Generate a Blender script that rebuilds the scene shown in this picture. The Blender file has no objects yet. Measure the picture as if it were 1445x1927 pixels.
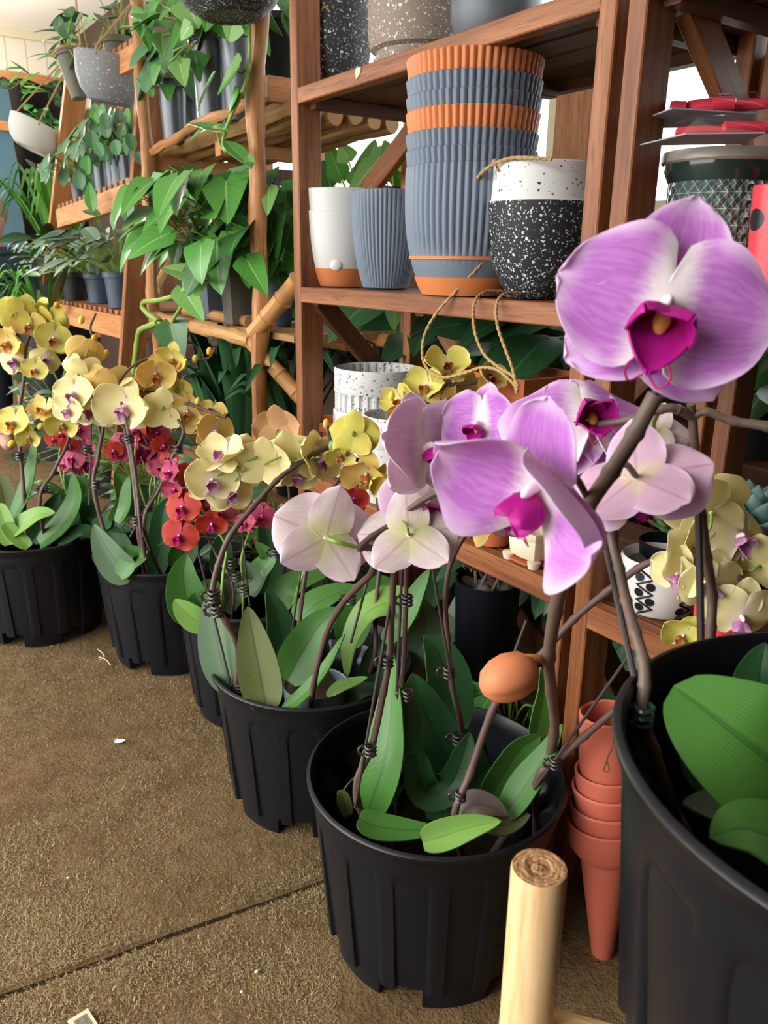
import bpy, math, random
from mathutils import Vector, Matrix
SC = bpy.context.scene
COL = SC.collection
V = Vector
# ------------------------------------------------------------------ camera maths
F = 1500.0; PITCH = math.radians(17.3); AZ = math.radians(34.7); ROLL = math.radians(0.83); HH = 0.8
CX, CY = 722.5, 963.5
_fh = V((math.sin(AZ), math.cos(AZ), 0)); _rh = V((math.cos(AZ), -math.sin(AZ), 0)); _uz = V((0, 0, 1))
CF = (_fh*math.cos(PITCH) - _uz*math.sin(PITCH)).normalized()
_U = (_fh*math.sin(PITCH) + _uz*math.cos(PITCH)).normalized()
CR = (_rh*math.cos(ROLL) + _U*math.sin(ROLL)); CU = (-_rh*math.sin(ROLL) + _U*math.cos(ROLL))
EYE = V((0, 0, HH))
def ray(px, py): return CR*((px-CX)/F) + CU*((CY-py)/F) + CF
def P(px, py, zc): return EYE + ray(px, py)*zc
def PX(px, py, X): d = ray(px, py); return EYE + d*(X/d.x)
def PY(px, py, Y): d = ray(px, py); return EYE + d*(Y/d.y)
def PZ(px, py, Z): d = ray(px, py); return EYE + d*((Z-HH)/d.z)
def ZC(p): return (V(p)-EYE).dot(CF)
def CV(r, u, b): return (CR*r + CU*u - CF*b).normalized()     # direction: right, up, back towards the eye
# ------------------------------------------------------------------ mesh builder
class MB:
    def __init__(s): s.v = []; s.f = []; s.uv = []; s.mi = []
    def add(s, vs, fs, uvs=None, mi=0):
        o = len(s.v); s.v += [V(a) for a in vs]
        for k, f in enumerate(fs):
            s.f.append([o+i for i in f]); s.mi.append(mi)
            s.uv.append([(uvs[i] if uvs else (0, 0)) for i in f])
    def beam(s, p, q, w, h, up=(0, 0, 1), ch=0.0015, mi=0):
        """square timber from p to q; w across, h along up; chamfered; u runs along the length"""
        p, q = V(p), V(q); d = q-p; L = d.length; d.normalize()
        a = d.cross(V(up)); a = a.normalized() if a.length > 1e-6 else V((1, 0, 0)); b = a.cross(d).normalized()
        ch = min(ch, w*.2, h*.2)
        pr = [(w/2-ch, -h/2), (w/2, -h/2+ch), (w/2, h/2-ch), (w/2-ch, h/2), (-w/2+ch, h/2), (-w/2, h/2-ch), (-w/2, -h/2+ch), (-w/2+ch, -h/2)]
        per = [0]
        for i in range(8): x0, y0 = pr[i]; x1, y1 = pr[(i+1) % 8]; per.append(per[-1]+math.hypot(x1-x0, y1-y0))
        off = random.random()*3
        vs = []; uv = []
        for k, e in ((0, p), (1, q)):
            for i in range(9):
                x, y = pr[i % 8]; vs.append(e+a*x+b*y); uv.append((off+k*L, off+per[i]))
        s.add(vs, [(i, i+9, i+10, i+1)[::-1] for i in range(8)], uv, mi)
        for k, e in ((0, p), (1, q)):
            vv = [e+a*x+b*y for x, y in pr]; fc = tuple(range(8))
            s.add(vv, [fc[::-1] if k == 0 else fc], [(off+y, off+x) for x, y in pr], mi)
            if True:
                # orient: first end must face -d
                n = (vv[1]-vv[0]).cross(vv[2]-vv[1]); 
                want = -1 if k == 0 else 1
                f = s.f[-1]
                nn = (s.v[f[1]]-s.v[f[0]]).cross(s.v[f[2]]-s.v[f[1]])
                if nn.dot(d)*want < 0: s.f[-1] = f[::-1]; s.uv[-1] = s.uv[-1][::-1]
        return s
    def box(s, c, sx, sy, sz, ch=0.0015, mi=0, rz=0.0):
        dx = V((math.cos(rz), math.sin(rz), 0))*sx/2
        return s.beam(V(c)-dx, V(c)+dx, sy, sz, (0, 0, 1), ch, mi)
    def tube(s, pts, r, n=8, caps=True, mi=0, vary=None):
        pts = [V(p) for p in pts]; m = len(pts)
        rr = r if isinstance(r, (list, tuple)) else [r]*m
        t0 = (pts[1]-pts[0]).normalized(); ref = V((0, 0, 1)) if abs(t0.z) < .9 else V((1, 0, 0))
        a = t0.cross(ref).normalized(); vs = []; uv = []; L = 0
        for i in range(m):
            t = (pts[min(i+1, m-1)]-pts[max(i-1, 0)]); t = t.normalized() if t.length > 1e-9 else t0
            a = (a - t*a.dot(t)); a = a.normalized() if a.length > 1e-6 else t.orthogonal().normalized()
            b = t.cross(a)
            if i: L += (pts[i]-pts[i-1]).length
            for j in range(n+1):
                an = 2*math.pi*(j % n)/n; k = rr[i]*(1 if not vary else vary(i, an))
                vs.append(pts[i]+(a*math.cos(an)+b*math.sin(an))*k); uv.append((L, j/n*.1))
        fs = [(i*(n+1)+j, i*(n+1)+j+1, (i+1)*(n+1)+j+1, (i+1)*(n+1)+j) for i in range(m-1) for j in range(n)]
        s.add(vs, fs, uv, mi)
        if caps:
            for i, rev in ((0, True), (m-1, False)):
                b0 = i*(n+1); f = [b0+j for j in range(n)]
                vv = [vs[k] for k in f]; s.add(vv, [list(range(n))[::-1] if rev else list(range(n))], [(.5, .5)]*n, mi)
        return s
    def lathe(s, prof, n=48, c=(0, 0, 0), rf=None, M=None, mi=0, mif=None):
        """prof: (r,z) from the outside bottom up and over the rim; rf(r,z,a,i)->r"""
        c = V(c); m = len(prof); vs = []; uv = []; L = 0
        for i, (r, z) in enumerate(prof):
            if i: L += math.hypot(r-prof[i-1][0], z-prof[i-1][1])
            for j in range(n+1):
                a = 2*math.pi*(j % n)/n; k = rf(r, z, a, i) if rf else r
                p = V((k*math.cos(a), k*math.sin(a), z))
                if M: p = M @ p
                vs.append(c+p); uv.append((j/n, L))
        for i in range(m-1):
            s.add([], [], None)
        o = len(s.v); s.v += vs
        for i in range(m-1):
            for j in range(n):
                q = (i*(n+1)+j, i*(n+1)+j+1, (i+1)*(n+1)+j+1, (i+1)*(n+1)+j)
                s.f.append([o+k for k in q]); s.uv.append([uv[k] for k in q])
                s.mi.append(mif(i) if mif else mi)
        return s
    def ball(s, c, rx, ry, rz, M=None, n=14, mi=0):
        prof = [(max(1e-5, math.sin(math.pi*k/n)), -math.cos(math.pi*k/n)) for k in range(n+1)]
        S = Matrix.Diagonal((rx, ry, rz)); MM = (M @ S) if M else S
        return s.lathe(prof, n*2, c, None, MM, mi)
    def sheet(s, rows, th=0.0, mi=0, mib=None):
        """rows[i][j] grid of (point,(u,v)); th>0 gives the sheet a back surface and edges"""
        m = len(rows); n = len(rows[0])
        vs = [p for r in rows for p, _ in r]; uv = [t for r in rows for _, t in r]
        fs = [(i*n+j, i*n+j+1, (i+1)*n+j+1, (i+1)*n+j) for i in range(m-1) for j in range(n-1)]
        s.add(vs, fs, uv, mi)
        if th:
            nor = []
            for i in range(m):
                for j in range(n):
                    du = vs[i*n+min(j+1, n-1)]-vs[i*n+max(j-1, 0)]; dv = vs[min(i+1, m-1)*n+j]-vs[max(i-1, 0)*n+j]
                    q = du.cross(dv); nor.append(q.normalized() if q.length > 1e-12 else None)
            last = next((q for q in nor if q), V((0, 0, 1)))
            for k in range(len(nor)):
                if nor[k] is None: nor[k] = nor[k-n] if k >= n and nor[k-n] else last
            bk = [a-b*th for a, b in zip(vs, nor)]
            s.add(bk, [f[::-1] for f in fs], uv, mi if mib is None else mib)
            loop = [(0, j) for j in range(n)]+[(i, n-1) for i in range(1, m)]+[(m-1, j) for j in range(n-2, -1, -1)]+[(i, 0) for i in range(m-2, 0, -1)]
            ids = [i*n+j for i, j in loop]; k = len(ids)
            ev = [vs[i] for i in ids]+[bk[i] for i in ids]; eu = [uv[i] for i in ids]*2
            s.add(ev, [(i, k+i, k+(i+1) % k, (i+1) % k) for i in range(k)], eu, mi)
        return s
    def build(s, name, mats, parent=None, smooth=40, org=None):
        me = bpy.data.meshes.new(name); o0 = V(org) if org is not None else (ORG.get(parent.name, V((0, 0, 0))) if parent else V((0, 0, 0)))
        me.from_pydata([tuple(a-o0) for a in s.v], [], s.f)
        ul = me.uv_layers.new(name='UVMap'); k = 0; flat = []
        for t in s.uv:
            for a in t: flat += [a[0], a[1]]
        ul.data.foreach_set('uv', flat)
        mats = mats if isinstance(mats, (list, tuple)) else [mats]
        for m in mats: me.materials.append(m)
        if len(mats) > 1: me.polygons.foreach_set('material_index', s.mi)
        if smooth:
            me.polygons.foreach_set('use_smooth', [True]*len(me.polygons))
            me.set_sharp_from_angle(angle=math.radians(smooth))
        me.update()
        o = bpy.data.objects.new(name, me); COL.objects.link(o)
        if parent: o.parent = parent; ORG[o.name] = o0
        elif org is not None: o.location = o0; ORG[o.name] = o0
        return o
ORG = {}
def thing(name, label, cat, loc, group=None):
    o = bpy.data.objects.new(name, None); COL.objects.link(o); o.empty_display_size = .05
    o.location = loc; ORG[o.name] = V(loc); return tag(o, label, cat, group)
def tag(o, label, cat, group=None, kind=None):
    o['label'] = label; o['category'] = cat
    if group: o['group'] = group
    if kind: o['kind'] = kind
    return o
def struct(o, label=None):
    o['kind'] = 'structure'
    if label: o['label'] = label
    return o
def copy_tree(o, loc=None, parent=None):
    c = o.copy(); COL.objects.link(c)
    if parent: c.parent = parent
    if loc is not None: c.location = loc; ORG[c.name] = V(loc)
    for ch in list(o.children): copy_tree(ch, None, c)
    return c
def spline(pts, k=6):
    pts = [V(p) for p in pts]
    if len(pts) < 3: 
        return [pts[0].lerp(pts[-1], i/k) for i in range(k+1)]
    out = []
    for i in range(len(pts)-1):
        p0 = pts[i-1] if i else pts[0]*2-pts[1]; p1 = pts[i]; p2 = pts[i+1]; p3 = pts[i+2] if i+2 < len(pts) else pts[-1]*2-pts[-2]
        for j in range(k):
            t = j/k; out.append(.5*((2*p1)+(p2-p0)*t+(2*p0-5*p1+4*p2-p3)*t*t+(3*p1-p0-3*p2+p3)*t**3))
    out.append(pts[-1]); return out
def lerp(a, b, t): return a+(b-a)*t
def sstep(a, b, x): t = max(0, min(1, (x-a)/(b-a))); return t*t*(3-2*t)
# ------------------------------------------------------------------ materials
class NT:
    def __init__(s, name):
        s.m = bpy.data.materials.new(name); s.m.use_nodes = True; s.t = s.m.node_tree; s.t.nodes.clear()
        s.out = s.n('ShaderNodeOutputMaterial')
    def n(s, ty, **kw):
        x = s.t.nodes.new(ty)
        for k, v in kw.items():
            if k.startswith('_'): setattr(x, k[1:], v)
            else: s.set(x.inputs[k.replace('__', ' ')], v)
        return x
    def set(s, inp, v):
        if hasattr(v, 'links') or isinstance(v, bpy.types.NodeSocket): s.t.links.new(v, inp)
        else: inp.default_value = v
    def coord(s, which='Object'): return s.n('ShaderNodeTexCoord').outputs[which]
    def mapping(s, vec, scale=(1, 1, 1)): 
        x = s.n('ShaderNodeMapping'); s.set(x.inputs['Vector'], vec); x.inputs['Scale'].default_value = scale; return x.outputs[0]
    def noise(s, vec, scale, detail=4, rough=.6): 
        x = s.n('ShaderNodeTexNoise', Scale=scale, Detail=detail, Roughness=rough); s.set(x.inputs['Vector'], vec); return x.outputs['Fac']
    def ramp(s, fac, stops, interp='LINEAR'):
        x = s.n('ShaderNodeValToRGB'); s.set(x.inputs[0], fac); e = x.color_ramp.elements; x.color_ramp.interpolation = interp
        while len(e) < len(stops): e.new(.5)
        for k, (p, c) in enumerate(stops): e[k].position = p; e[k].color = tuple(c)+(1,) if len(c) == 3 else c
        return x.outputs[0]
    def math(s, op, a, b=0.0, c=0.0):
        x = s.n('ShaderNodeMath', _operation=op); s.set(x.inputs[0], a); s.set(x.inputs[1], b); s.set(x.inputs[2], c); return x.outputs[0]
    def mix(s, f, a, b, mode='MIX'):
        x = s.n('ShaderNodeMix', _data_type='RGBA', _blend_type=mode); s.set(x.inputs[0], f)
        s.set(x.inputs[6], a if not isinstance(a, tuple) else a+(1,) if len(a) == 3 else a); s.set(x.inputs[7], b if not isinstance(b, tuple) else b+(1,) if len(b) == 3 else b); return x.outputs[2]
    def sep(s, vec): x = s.n('ShaderNodeSeparateXYZ'); s.set(x.inputs[0], vec); return x.outputs
    def bump(s, h, strength=.3, dist=.002):
        x = s.n('ShaderNodeBump', Strength=strength, Distance=dist); s.set(x.inputs['Height'], h); return x.outputs[0]
    def bsdf(s, col, rough=.5, normal=None, spec=.5, **kw):
        x = s.n('ShaderNodeBsdfPrincipled'); s.set(x.inputs['Base Color'], col+(1,) if isinstance(col, tuple) and len(col) == 3 else col); s.set(x.inputs['Roughness'], rough)
        x.inputs['Specular IOR Level'].default_value = spec
        if normal is not None: s.set(x.inputs['Normal'], normal)
        for k, v in kw.items(): s.set(x.inputs[k.replace('__', ' ')], v)
        return x.outputs[0]
    def end(s, sh): s.t.links.new(sh, s.out.inputs[0]); return s.m
def col(h):  # sRGB hex to linear
    h = h.lstrip('#'); c = [int(h[i:i+2], 16)/255 for i in (0, 2, 4)]
    return tuple(x/12.92 if x <= .04045 else ((x+.055)/1.055)**2.4 for x in c)
def m_wood(name, c1, c2, c3, rough=.5, grain=60, bump=.25):
    t = NT(name); uv = t.coord('UV'); mp = t.mapping(uv, (3, grain, 1))
    n1 = t.noise(mp, 1.0, 6, .65); n2 = t.noise(t.mapping(uv, (1.2, 9, 1)), 1.0, 3); n3 = t.noise(t.mapping(uv, (14, 200, 1)), 1.0, 3, .7)
    c = t.ramp(n1, [(.3, c1), (.5, c2), (.72, c3)]); k = t.n('ShaderNodeMapRange'); t.set(k.inputs['Value'], n2); k.inputs['From Min'].default_value = .45; k.inputs['From Max'].default_value = .75; c = t.mix(t.math('MULTIPLY', k.outputs[0], .6), c, tuple(x*.72 for x in c1))
    c = t.mix(t.math('MULTIPLY', sstepn(t, .5, .72, n3), .75), c, tuple(x*.5 for x in c1))
    return t.end(t.bsdf(c, rough, t.bump(t.math('ADD', n1, t.math('MULTIPLY', n3, .5)), bump, .002), .35))
def m_plain(name, c, rough=.5, spec=.5, var=.12, scale=40, bump=0.0, **kw):
    t = NT(name); o = t.coord('Object'); n = t.noise(o, scale, 4)
    cc = t.mix(n, tuple(x*(1-var) for x in c), tuple(min(1, x*(1+var)) for x in c))
    return t.end(t.bsdf(cc, rough, t.bump(n, bump, .002) if bump else None, spec, **kw))
def m_speckle(name, base, spots, rough=.6, spec=.25):
    """spots: (scale, radius, keep fraction, colour)"""
    t = NT(name); o = t.coord('Object'); c = t.mix(t.noise(o, 12, 3), tuple(x*.85 for x in base), base)
    nz = t.n('ShaderNodeTexNoise', Scale=160.0); t.set(nz.inputs['Vector'], o); vm = t.n('ShaderNodeVectorMath', _operation='MULTIPLY_ADD'); t.set(vm.inputs[0], nz.outputs['Color']); vm.inputs[1].default_value = (.006, .006, .006); t.set(vm.inputs[2], o); o2 = vm.outputs[0]
    for sc, r, keep, cc in spots:
        v = t.n('ShaderNodeTexVoronoi', Scale=sc); t.set(v.inputs['Vector'], o2); s = t.sep(v.outputs['Color'])
        rad = t.math('MULTIPLY', s[1], r)
        k = t.math('MULTIPLY', t.math('LESS_THAN', v.outputs['Distance'], rad), t.math('LESS_THAN', s[0], keep)); c = t.mix(k, c, cc)
    return t.end(t.bsdf(c, rough, None, spec))
def leafy(t, c, rough, spec, nrm, trans, tc=None):
    b = t.bsdf(c, rough, nrm, spec)
    tr = t.n('ShaderNodeBsdfTranslucent'); t.set(tr.inputs[0], tc if tc is not None else c)
    mx = t.n('ShaderNodeMixShader'); mx.inputs[0].default_value = trans; t.t.links.new(b, mx.inputs[1]); t.t.links.new(tr.outputs[0], mx.inputs[2])
    return mx.outputs[0]
def m_leaf(name, c1, c2, mid=None, rough=.36, trans=.16, veins=9, spec=.32, rib=.03):
    t = NT(name); uv = t.coord('UV'); s = t.sep(uv); o = t.coord('Object')
    n = t.noise(o, 14, 3); c = t.mix(n, c1, c2)
    du = t.math('ABSOLUTE', t.math('SUBTRACT', s[0], .5))
    w = t.n('ShaderNodeTexWave', Scale=1.0, Distortion=.6); t.set(w.inputs['Vector'], t.mapping(uv, (veins, 0, 1)))
    c = t.mix(t.math('MULTIPLY', w.outputs['Fac'], .22), c, tuple(x*.6 for x in c1))
    if mid: c = t.mix(t.math('MULTIPLY', t.math('LESS_THAN', du, rib), .6), c, mid)
    h = t.math('SMOOTH_MIN', t.math('MULTIPLY', du, 6.0), .5, .2)
    return t.end(leafy(t, c, rough, spec, t.bump(t.math('ADD', h, t.math('MULTIPLY', w.outputs['Fac'], .12)), .35, .002), trans))
def m_heart(name, c1, c2, vein, rough=.35, trans=.22, spec=.5, vary=None):
    """broad leaf with a pale midrib and side veins running out from it"""
    t = NT(name); uv = t.coord('UV'); s = t.sep(uv); o = t.coord('Object')
    n = t.noise(o, 9, 3); c = t.mix(n, c1, c2)
    du = t.math('ABSOLUTE', t.math('SUBTRACT', s[0], .5))
    k = t.math('FRACT', t.math('ADD', t.math('MULTIPLY', s[1], 7.0), t.math('MULTIPLY', du, -5.0)))
    k = t.math('LESS_THAN', k, .12)
    c = t.mix(t.math('MULTIPLY', k, .14), c, vein)
    c = t.mix(t.math('MULTIPLY', t.math('LESS_THAN', du, .022), .7), c, vein)
    if vary: c = t.mix(t.math('GREATER_THAN', t.noise(t.mapping(o, (1, 1, 1)), 26, 3), .6), c, vary)
    return t.end(leafy(t, c, rough, spec, t.bump(t.math('ADD', n, t.math('MULTIPLY', k, -.3)), .25, .002), trans))
def m_petal(name, heart, mid, edge, vein, rough=.5, trans=.35, p=(.12, .34, .78), vf=.35, vn=16, rib=None):
    t = NT(name); uv = t.coord('UV'); s = t.sep(uv); o = t.coord('Object')
    du = t.math('ABSOLUTE', t.math('SUBTRACT', s[0], .5))
    d = t.math('ADD', s[1], t.math('MULTIPLY', t.math('SUBTRACT', t.noise(o, 25, 3), .5), .12))
    e = t.math('MAXIMUM', sstepn(t, p[2], 1.0, d), t.math('MULTIPLY', sstepn(t, .36, .5, du), sstepn(t, .2, .45, s[1])))
    c = t.mix(sstepn(t, p[0], p[1], d), heart, mid); c = t.mix(t.math('MULTIPLY', e, .85), c, edge)
    nv = t.noise(t.mapping(uv, (vn, 1.6, 1)), 1.0, 3, .55); v = t.math('MULTIPLY', t.math('ABSOLUTE', t.math('SUBTRACT', nv, .5)), 12.0)
    v = t.math('SUBTRACT', 1.0, t.math('MINIMUM', v, 1.0))
    v = t.math('MULTIPLY', t.math('MULTIPLY', v, sstepn(t, .1, .3, s[1])), t.math('SUBTRACT', 1.0, e))
    c = t.mix(t.math('MULTIPLY', v, vf), c, vein)
    if rib: c = t.mix(t.math('MULTIPLY', t.math('SUBTRACT', 1.0, sstepn(t, .005, .045, du)), .6), c, col(rib))
    return t.end(leafy(t, c, rough, .25, t.bump(nv, .2, .001), trans))
def sstepn(t, a, b, x):
    m = t.n('ShaderNodeMapRange', _interpolation_type='SMOOTHSTEP'); t.set(m.inputs['Value'], x)
    m.inputs['From Min'].default_value = a; m.inputs['From Max'].default_value = b; return m.outputs[0]
M = {}
M['shelf'] = m_wood('stained_timber', col('#6b3c22'), col('#8d5734'), col('#a87148'), .45)
M['shelf_dk'] = m_wood('stained_slats', col('#4a2a18'), col('#5f3820'), col('#78492c'), .5)
M['plank'] = m_wood('pale_plank', col('#a8683a'), col('#c08350'), col('#d29b66'), .55, 40)
M['plank2'] = m_wood('brown_plank', col('#7c4a2a'), col('#9a6540'), col('#b07e54'), .55, 40)
M['log'] = m_wood('peeled_log', col('#8a5530'), col('#b07a4a'), col('#cda06c'), .5, 25, .4)
M['bamboo'] = m_wood('bamboo_pole', col('#a5713f'), col('#c39058'), col('#d4a770'), .45, 18, .2)
M['slat_old'] = m_wood('weathered_slats', col('#76532f'), col('#a17a4c'), col('#c29a68'), .6, 25, .4)
M['pine'] = m_wood('pale_pine', col('#cd9f64'), col('#e0b880'), col('#ecca98'), .5, 30, .15)
M['black'] = m_plain('black_plastic', col('#0b0f16'), .40, .4, .25, 30, .05)
M['black2'] = m_plain('black_nursery_plastic', col('#16171a'), .5, .3, .25, 30)
M['grey_pot'] = m_plain('grey_nursery_plastic', col('#5a6068'), .4, .5, .15, 25)
M['blue_pot'] = m_plain('blue_grey_nursery_plastic', col('#3c4a5c'), .45, .4, .15, 25)
M['steel_pot'] = m_plain('silver_grey_plastic', col('#54585e'), .36, .8, .15, 25, Metallic=.5)
M['dusty_pot'] = m_plain('dusty_grey_plastic', col('#6b675d'), .6, .3, .35, 18)
M['ribgrey'] = m_plain('slate_plastic', col('#6a7686'), .5, .4, .04, 30)
M['ribor'] = m_plain('orange_plastic', col('#cb7a48'), .5, .4, .05, 30)
M['white'] = m_plain('white_plastic', col('#cfd0ce'), .45, .4, .03, 30)
M['terrapl'] = m_plain('terracotta_plastic', col('#b85f4c'), .45, .4, .06, 30)
M['terra'] = m_plain('fired_terracotta', col('#b0623c'), .8, .2, .12, 30, .05)
M['cream'] = m_plain('cream_glaze', col('#d2c6a8'), .35, .5, .1, 30)
M['spk_black'] = m_speckle('black_white_flecks', col('#2b2d30'), [(420, .5, .55, col('#c4ccd0')), (230, .45, .35, col('#c6d2d8')), (130, .3, .22, col('#dbe4e8'))])
M['spk_charcoal'] = m_speckle('charcoal_white_flecks', col('#383a3b'), [(420, .5, .55, col('#a8aaa8')), (210, .42, .4, col('#c9cac8')), (110, .3, .3, col('#dcdcd8'))])
M['spk_grey'] = m_speckle('grey_white_flecks', col('#84878a'), [(200, .4, .3, col('#c8caca')), (110, .28, .22, col('#d4d6d6'))])
M['spk_taupe'] = m_speckle('taupe_white_flecks', col('#8e7f74'), [(330, .5, .5, col('#cfc6ba')), (160, .36, .4, col('#e0d8cc')), (200, .3, .2, col('#5e534b'))])
M['spk_white'] = m_speckle('white_dark_flecks', col('#d2d3d2'), [(300, .5, .4, col('#6a6c74')), (150, .42, .45, col('#5a5c66')), (90, .28, .3, col('#787a88'))], .5)
M['spk_rim'] = m_speckle('white_rim_flecks', col('#d2d3d2'), [(260, .45, .25, col('#55575a')), (130, .32, .25, col('#3a3c40'))], .5)
M['spk_bowl'] = m_speckle('white_stone', col('#c6c4be'), [(120, .2, .12, col('#a8a6a0'))], .7)
M['twine'] = m_plain('jute_twine', col('#a98a62'), .9, .1, .3, 400)
M['soil'] = m_plain('potting_soil', col('#2a221c'), .95, .1, .5, 120, .9)
M['bark'] = m_plain('grey_bark_mix', col('#6a625a'), .95, .1, .7, 160, .9)
M['stem_o'] = m_plain('purple_brown_stem', col('#5a4440'), .5, .35, .2, 60)
M['stem_g'] = m_plain('brown_green_stem', col('#66544a'), .5, .35, .2, 60)
M['stem_l'] = m_plain('green_stem', col('#7e9a44'), .5, .35, .2, 60)
M['stake'] = m_plain('dark_bamboo_stake', col('#3d3434'), .5, .35, .2, 80)
M['clip'] = m_plain('dark_clip', col('#2a2624'), .4, .5, .1, 60)
M['clip_g'] = m_plain('green_clip', col('#2a4a42'), .25, .6, .1, 60)
# leaves of the orchids
M['ol'] = m_leaf('orchid_leaf_green', col('#3a6a2c'), col('#4f8234'), col('#2c5222'))
M['ol_b'] = m_leaf('orchid_leaf_underside', col('#6f8f55'), col('#86a566'), None, .5, .2)
M['ol_d'] = m_leaf('orchid_leaf_dark', col('#24482a'), col('#335e34'), col('#1c3a20'))
M['ol_y'] = m_leaf('orchid_leaf_light', col('#6f9a48'), col('#8ab35a'), col('#5e8a3e'))
M['ol_br'] = m_leaf('orchid_leaf_bronze', col('#55603a'), col('#6e7a45'), col('#4a3a30'))
M['ol_gr'] = m_leaf('orchid_leaf_greygreen', col('#5a7358'), col('#6f8a6a'), col('#55504a'))
M['ol_pu'] = m_leaf('orchid_leaf_purple_back', col('#6b5f62'), col('#80766e'), col('#5a4a50'))
M['ht'] = m_heart('pothos_green', col('#3f8032'), col('#5aa03f'), col('#9cc878'))
M['ht_d'] = m_heart('pothos_dark_green', col('#2c5e2c'), col('#427a38'), col('#7fb066'))
M['ht_l'] = m_heart('pothos_light_green', col('#6ea352'), col('#88b968'), col('#c4dca4'))
M['ht_v'] = m_heart('pothos_variegated', col('#4a8a3a'), col('#64a048'), col('#a8cc80'), vary=col('#c2cf78'))
M['pep'] = m_heart('peperomia_green', col('#4a7a4a'), col('#64936a'), col('#6f9f70'), .45)
M['dim'] = m_heart('foliage_deep_green', col('#1f4426'), col('#315c34'), col('#4f7d4c'), .4)
M['grass'] = m_leaf('strap_leaf_green', col('#4d8a34'), col('#6cab46'), None, .45, .3)
M['strap'] = m_leaf('strap_leaf_dark', col('#2f5c36'), col('#41724a'), None, .4, .2)
M['grey_lf'] = m_leaf('grey_green_leaf', col('#5d7a62'), col('#7a967c'), col('#90a890'), .5, .15)
M['succ'] = m_plain('succulent_green', col('#6a8f58'), .5, .3, .2, 30)
M['succ_b'] = m_plain('succulent_blue', col('#6f8c86'), .55, .3, .2, 30)
# petals: (front, back)
def pm(name, *a, **k): M[name] = m_petal('petal_'+name, *[col(x) for x in a], **k)
pm('pink', '#f6eef4', '#d48ee0', '#eed6f2', '#b05cc4', vf=.45, p=(.1, .36, .72))
pm('pink_b', '#e0cdb8', '#e0bcd2', '#ecd2ea', '#c896b8', vf=.2, rib='#c890a4')
pm('pale', '#f2e4ee', '#e6c3e4', '#f0dcec', '#c794cc', vf=.3)
pm('pale_b', '#dcdaa6', '#e6dcd8', '#ead4e8', '#cc9cb0', vf=.25, p=(.1, .6, .85), rib='#d09ca8')
pm('cream', '#f4e8d0', '#f2eab2', '#f8f2cc', '#e6d692', vf=.12)
pm('cream_b', '#e6da94', '#efe4a8', '#f5eec0', '#dcc880', vf=.15)
pm('yellow', '#e6dfa0', '#e2d974', '#eae290', '#ccbe54', vf=.15)
pm('yellow_b', '#d6cc60', '#dfd668', '#e6de80', '#c0b448', vf=.2)
pm('amber', '#f0dea6', '#efd67e', '#f2de96', '#d8b85c', vf=.15)
pm('amber_b', '#e2c06c', '#e6c878', '#ecd28a', '#ccA050', vf=.2)
pm('red', '#c03a5c', '#c2402e', '#cc5a3e', '#98282c', vf=.2)
pm('red_b', '#c85038', '#d86448', '#e07858', '#b04030', vf=.2)
pm('rose', '#b03070', '#b84a6c', '#c66a74', '#982c58', vf=.25)
pm('rose_b', '#c46a70', '#d07e80', '#dc9490', '#b05868', vf=.2)
pm('peach', '#d8a878', '#d4a674', '#dcb488', '#b8864e', vf=.2)
pm('lip', '#b01468', '#a8127e', '#b41c8c', '#780a50', vf=.3, trans=.15)
pm('lip_p', '#e8c4dc', '#cc8cc0', '#d8a8cc', '#b06aa0', vf=.3)
pm('lip_r', '#c81e78', '#b81c6c', '#c43478', '#900c50', vf=.2)
pm('lip_o', '#d49448', '#c47a3a', '#cc9a5c', '#a05020', vf=.3)
M['column'] = m_plain('flower_column', col('#ecd8e0'), .4, .3, .05)
M['bud'] = m_petal('bud_skin', col('#cc8058'), col('#d48a70'), col('#dca08a'), col('#b8665a'), vf=.5, trans=.1)
M['bud_y'] = m_plain('yellow_bud', col('#d0bc4c'), .5, .3, .15, 60)
M['bud_o'] = m_plain('orange_bud', col('#dc9a38'), .5, .3, .15, 60)
# ------------------------------------------------------------------ the room
random.seed(4)
def simple_box(name, a, b, mat, label=None):
    mb = MB(); a, b = V(a), V(b); c = (a+b)/2
    mb.box(c, abs(b.x-a.x), abs(b.y-a.y), abs(b.z-a.z), .0005); return mb.build(name, mat)
def m_carpet():
    t = NT('worn_turf'); o = t.coord('Object')
    n1 = t.noise(o, 2.2, 4); n2 = t.noise(o, 55, 5, .7); n3 = t.noise(t.mapping(o, (1, 1, 1)), 220, 4, .7); n4 = t.noise(o, .9, 2)
    c = t.ramp(n1, [(.3, col('#725d43')), (.5, col('#80674d')), (.7, col('#8e7054'))])
    c = t.mix(t.ramp(n4, [(.45, (0, 0, 0)), (.65, (1, 1, 1))]), c, col('#827a54'))
    c = t.mix(t.ramp(n2, [(.35, (0, 0, 0)), (.62, (.7, .7, .7))]), tuple(x for x in col('#6e563a')), c)
    n5 = t.noise(o, 17, 4, .65); c = t.mix(t.ramp(n5, [(.42, (0, 0, 0)), (.64, (.75, .75, .75))]), c, col('#5e4a32')); c = t.mix(t.ramp(t.noise(o, 7, 3), [(.5, (0, 0, 0)), (.7, (.6, .6, .6))]), c, col('#7c6448'))
    h = t.math('ADD', t.math('ADD', n2, n5), t.math('MULTIPLY', n3, .6))
    return t.end(t.bsdf(c, .95, t.bump(h, .9, .006), .1))
def m_fibre():
    t = NT('turf_fibre'); o = t.coord('Object'); n = t.noise(o, 90, 2); n1 = t.noise(o, 1.3, 2)
    c = t.mix(n, col('#86704e'), col('#bca482')); c = t.mix(t.ramp(n1, [(.45, (0, 0, 0)), (.65, (.6, .6, .6))]), c, col('#989066'))
    return t.end(t.bsdf(c, .9, None, .15))
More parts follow.
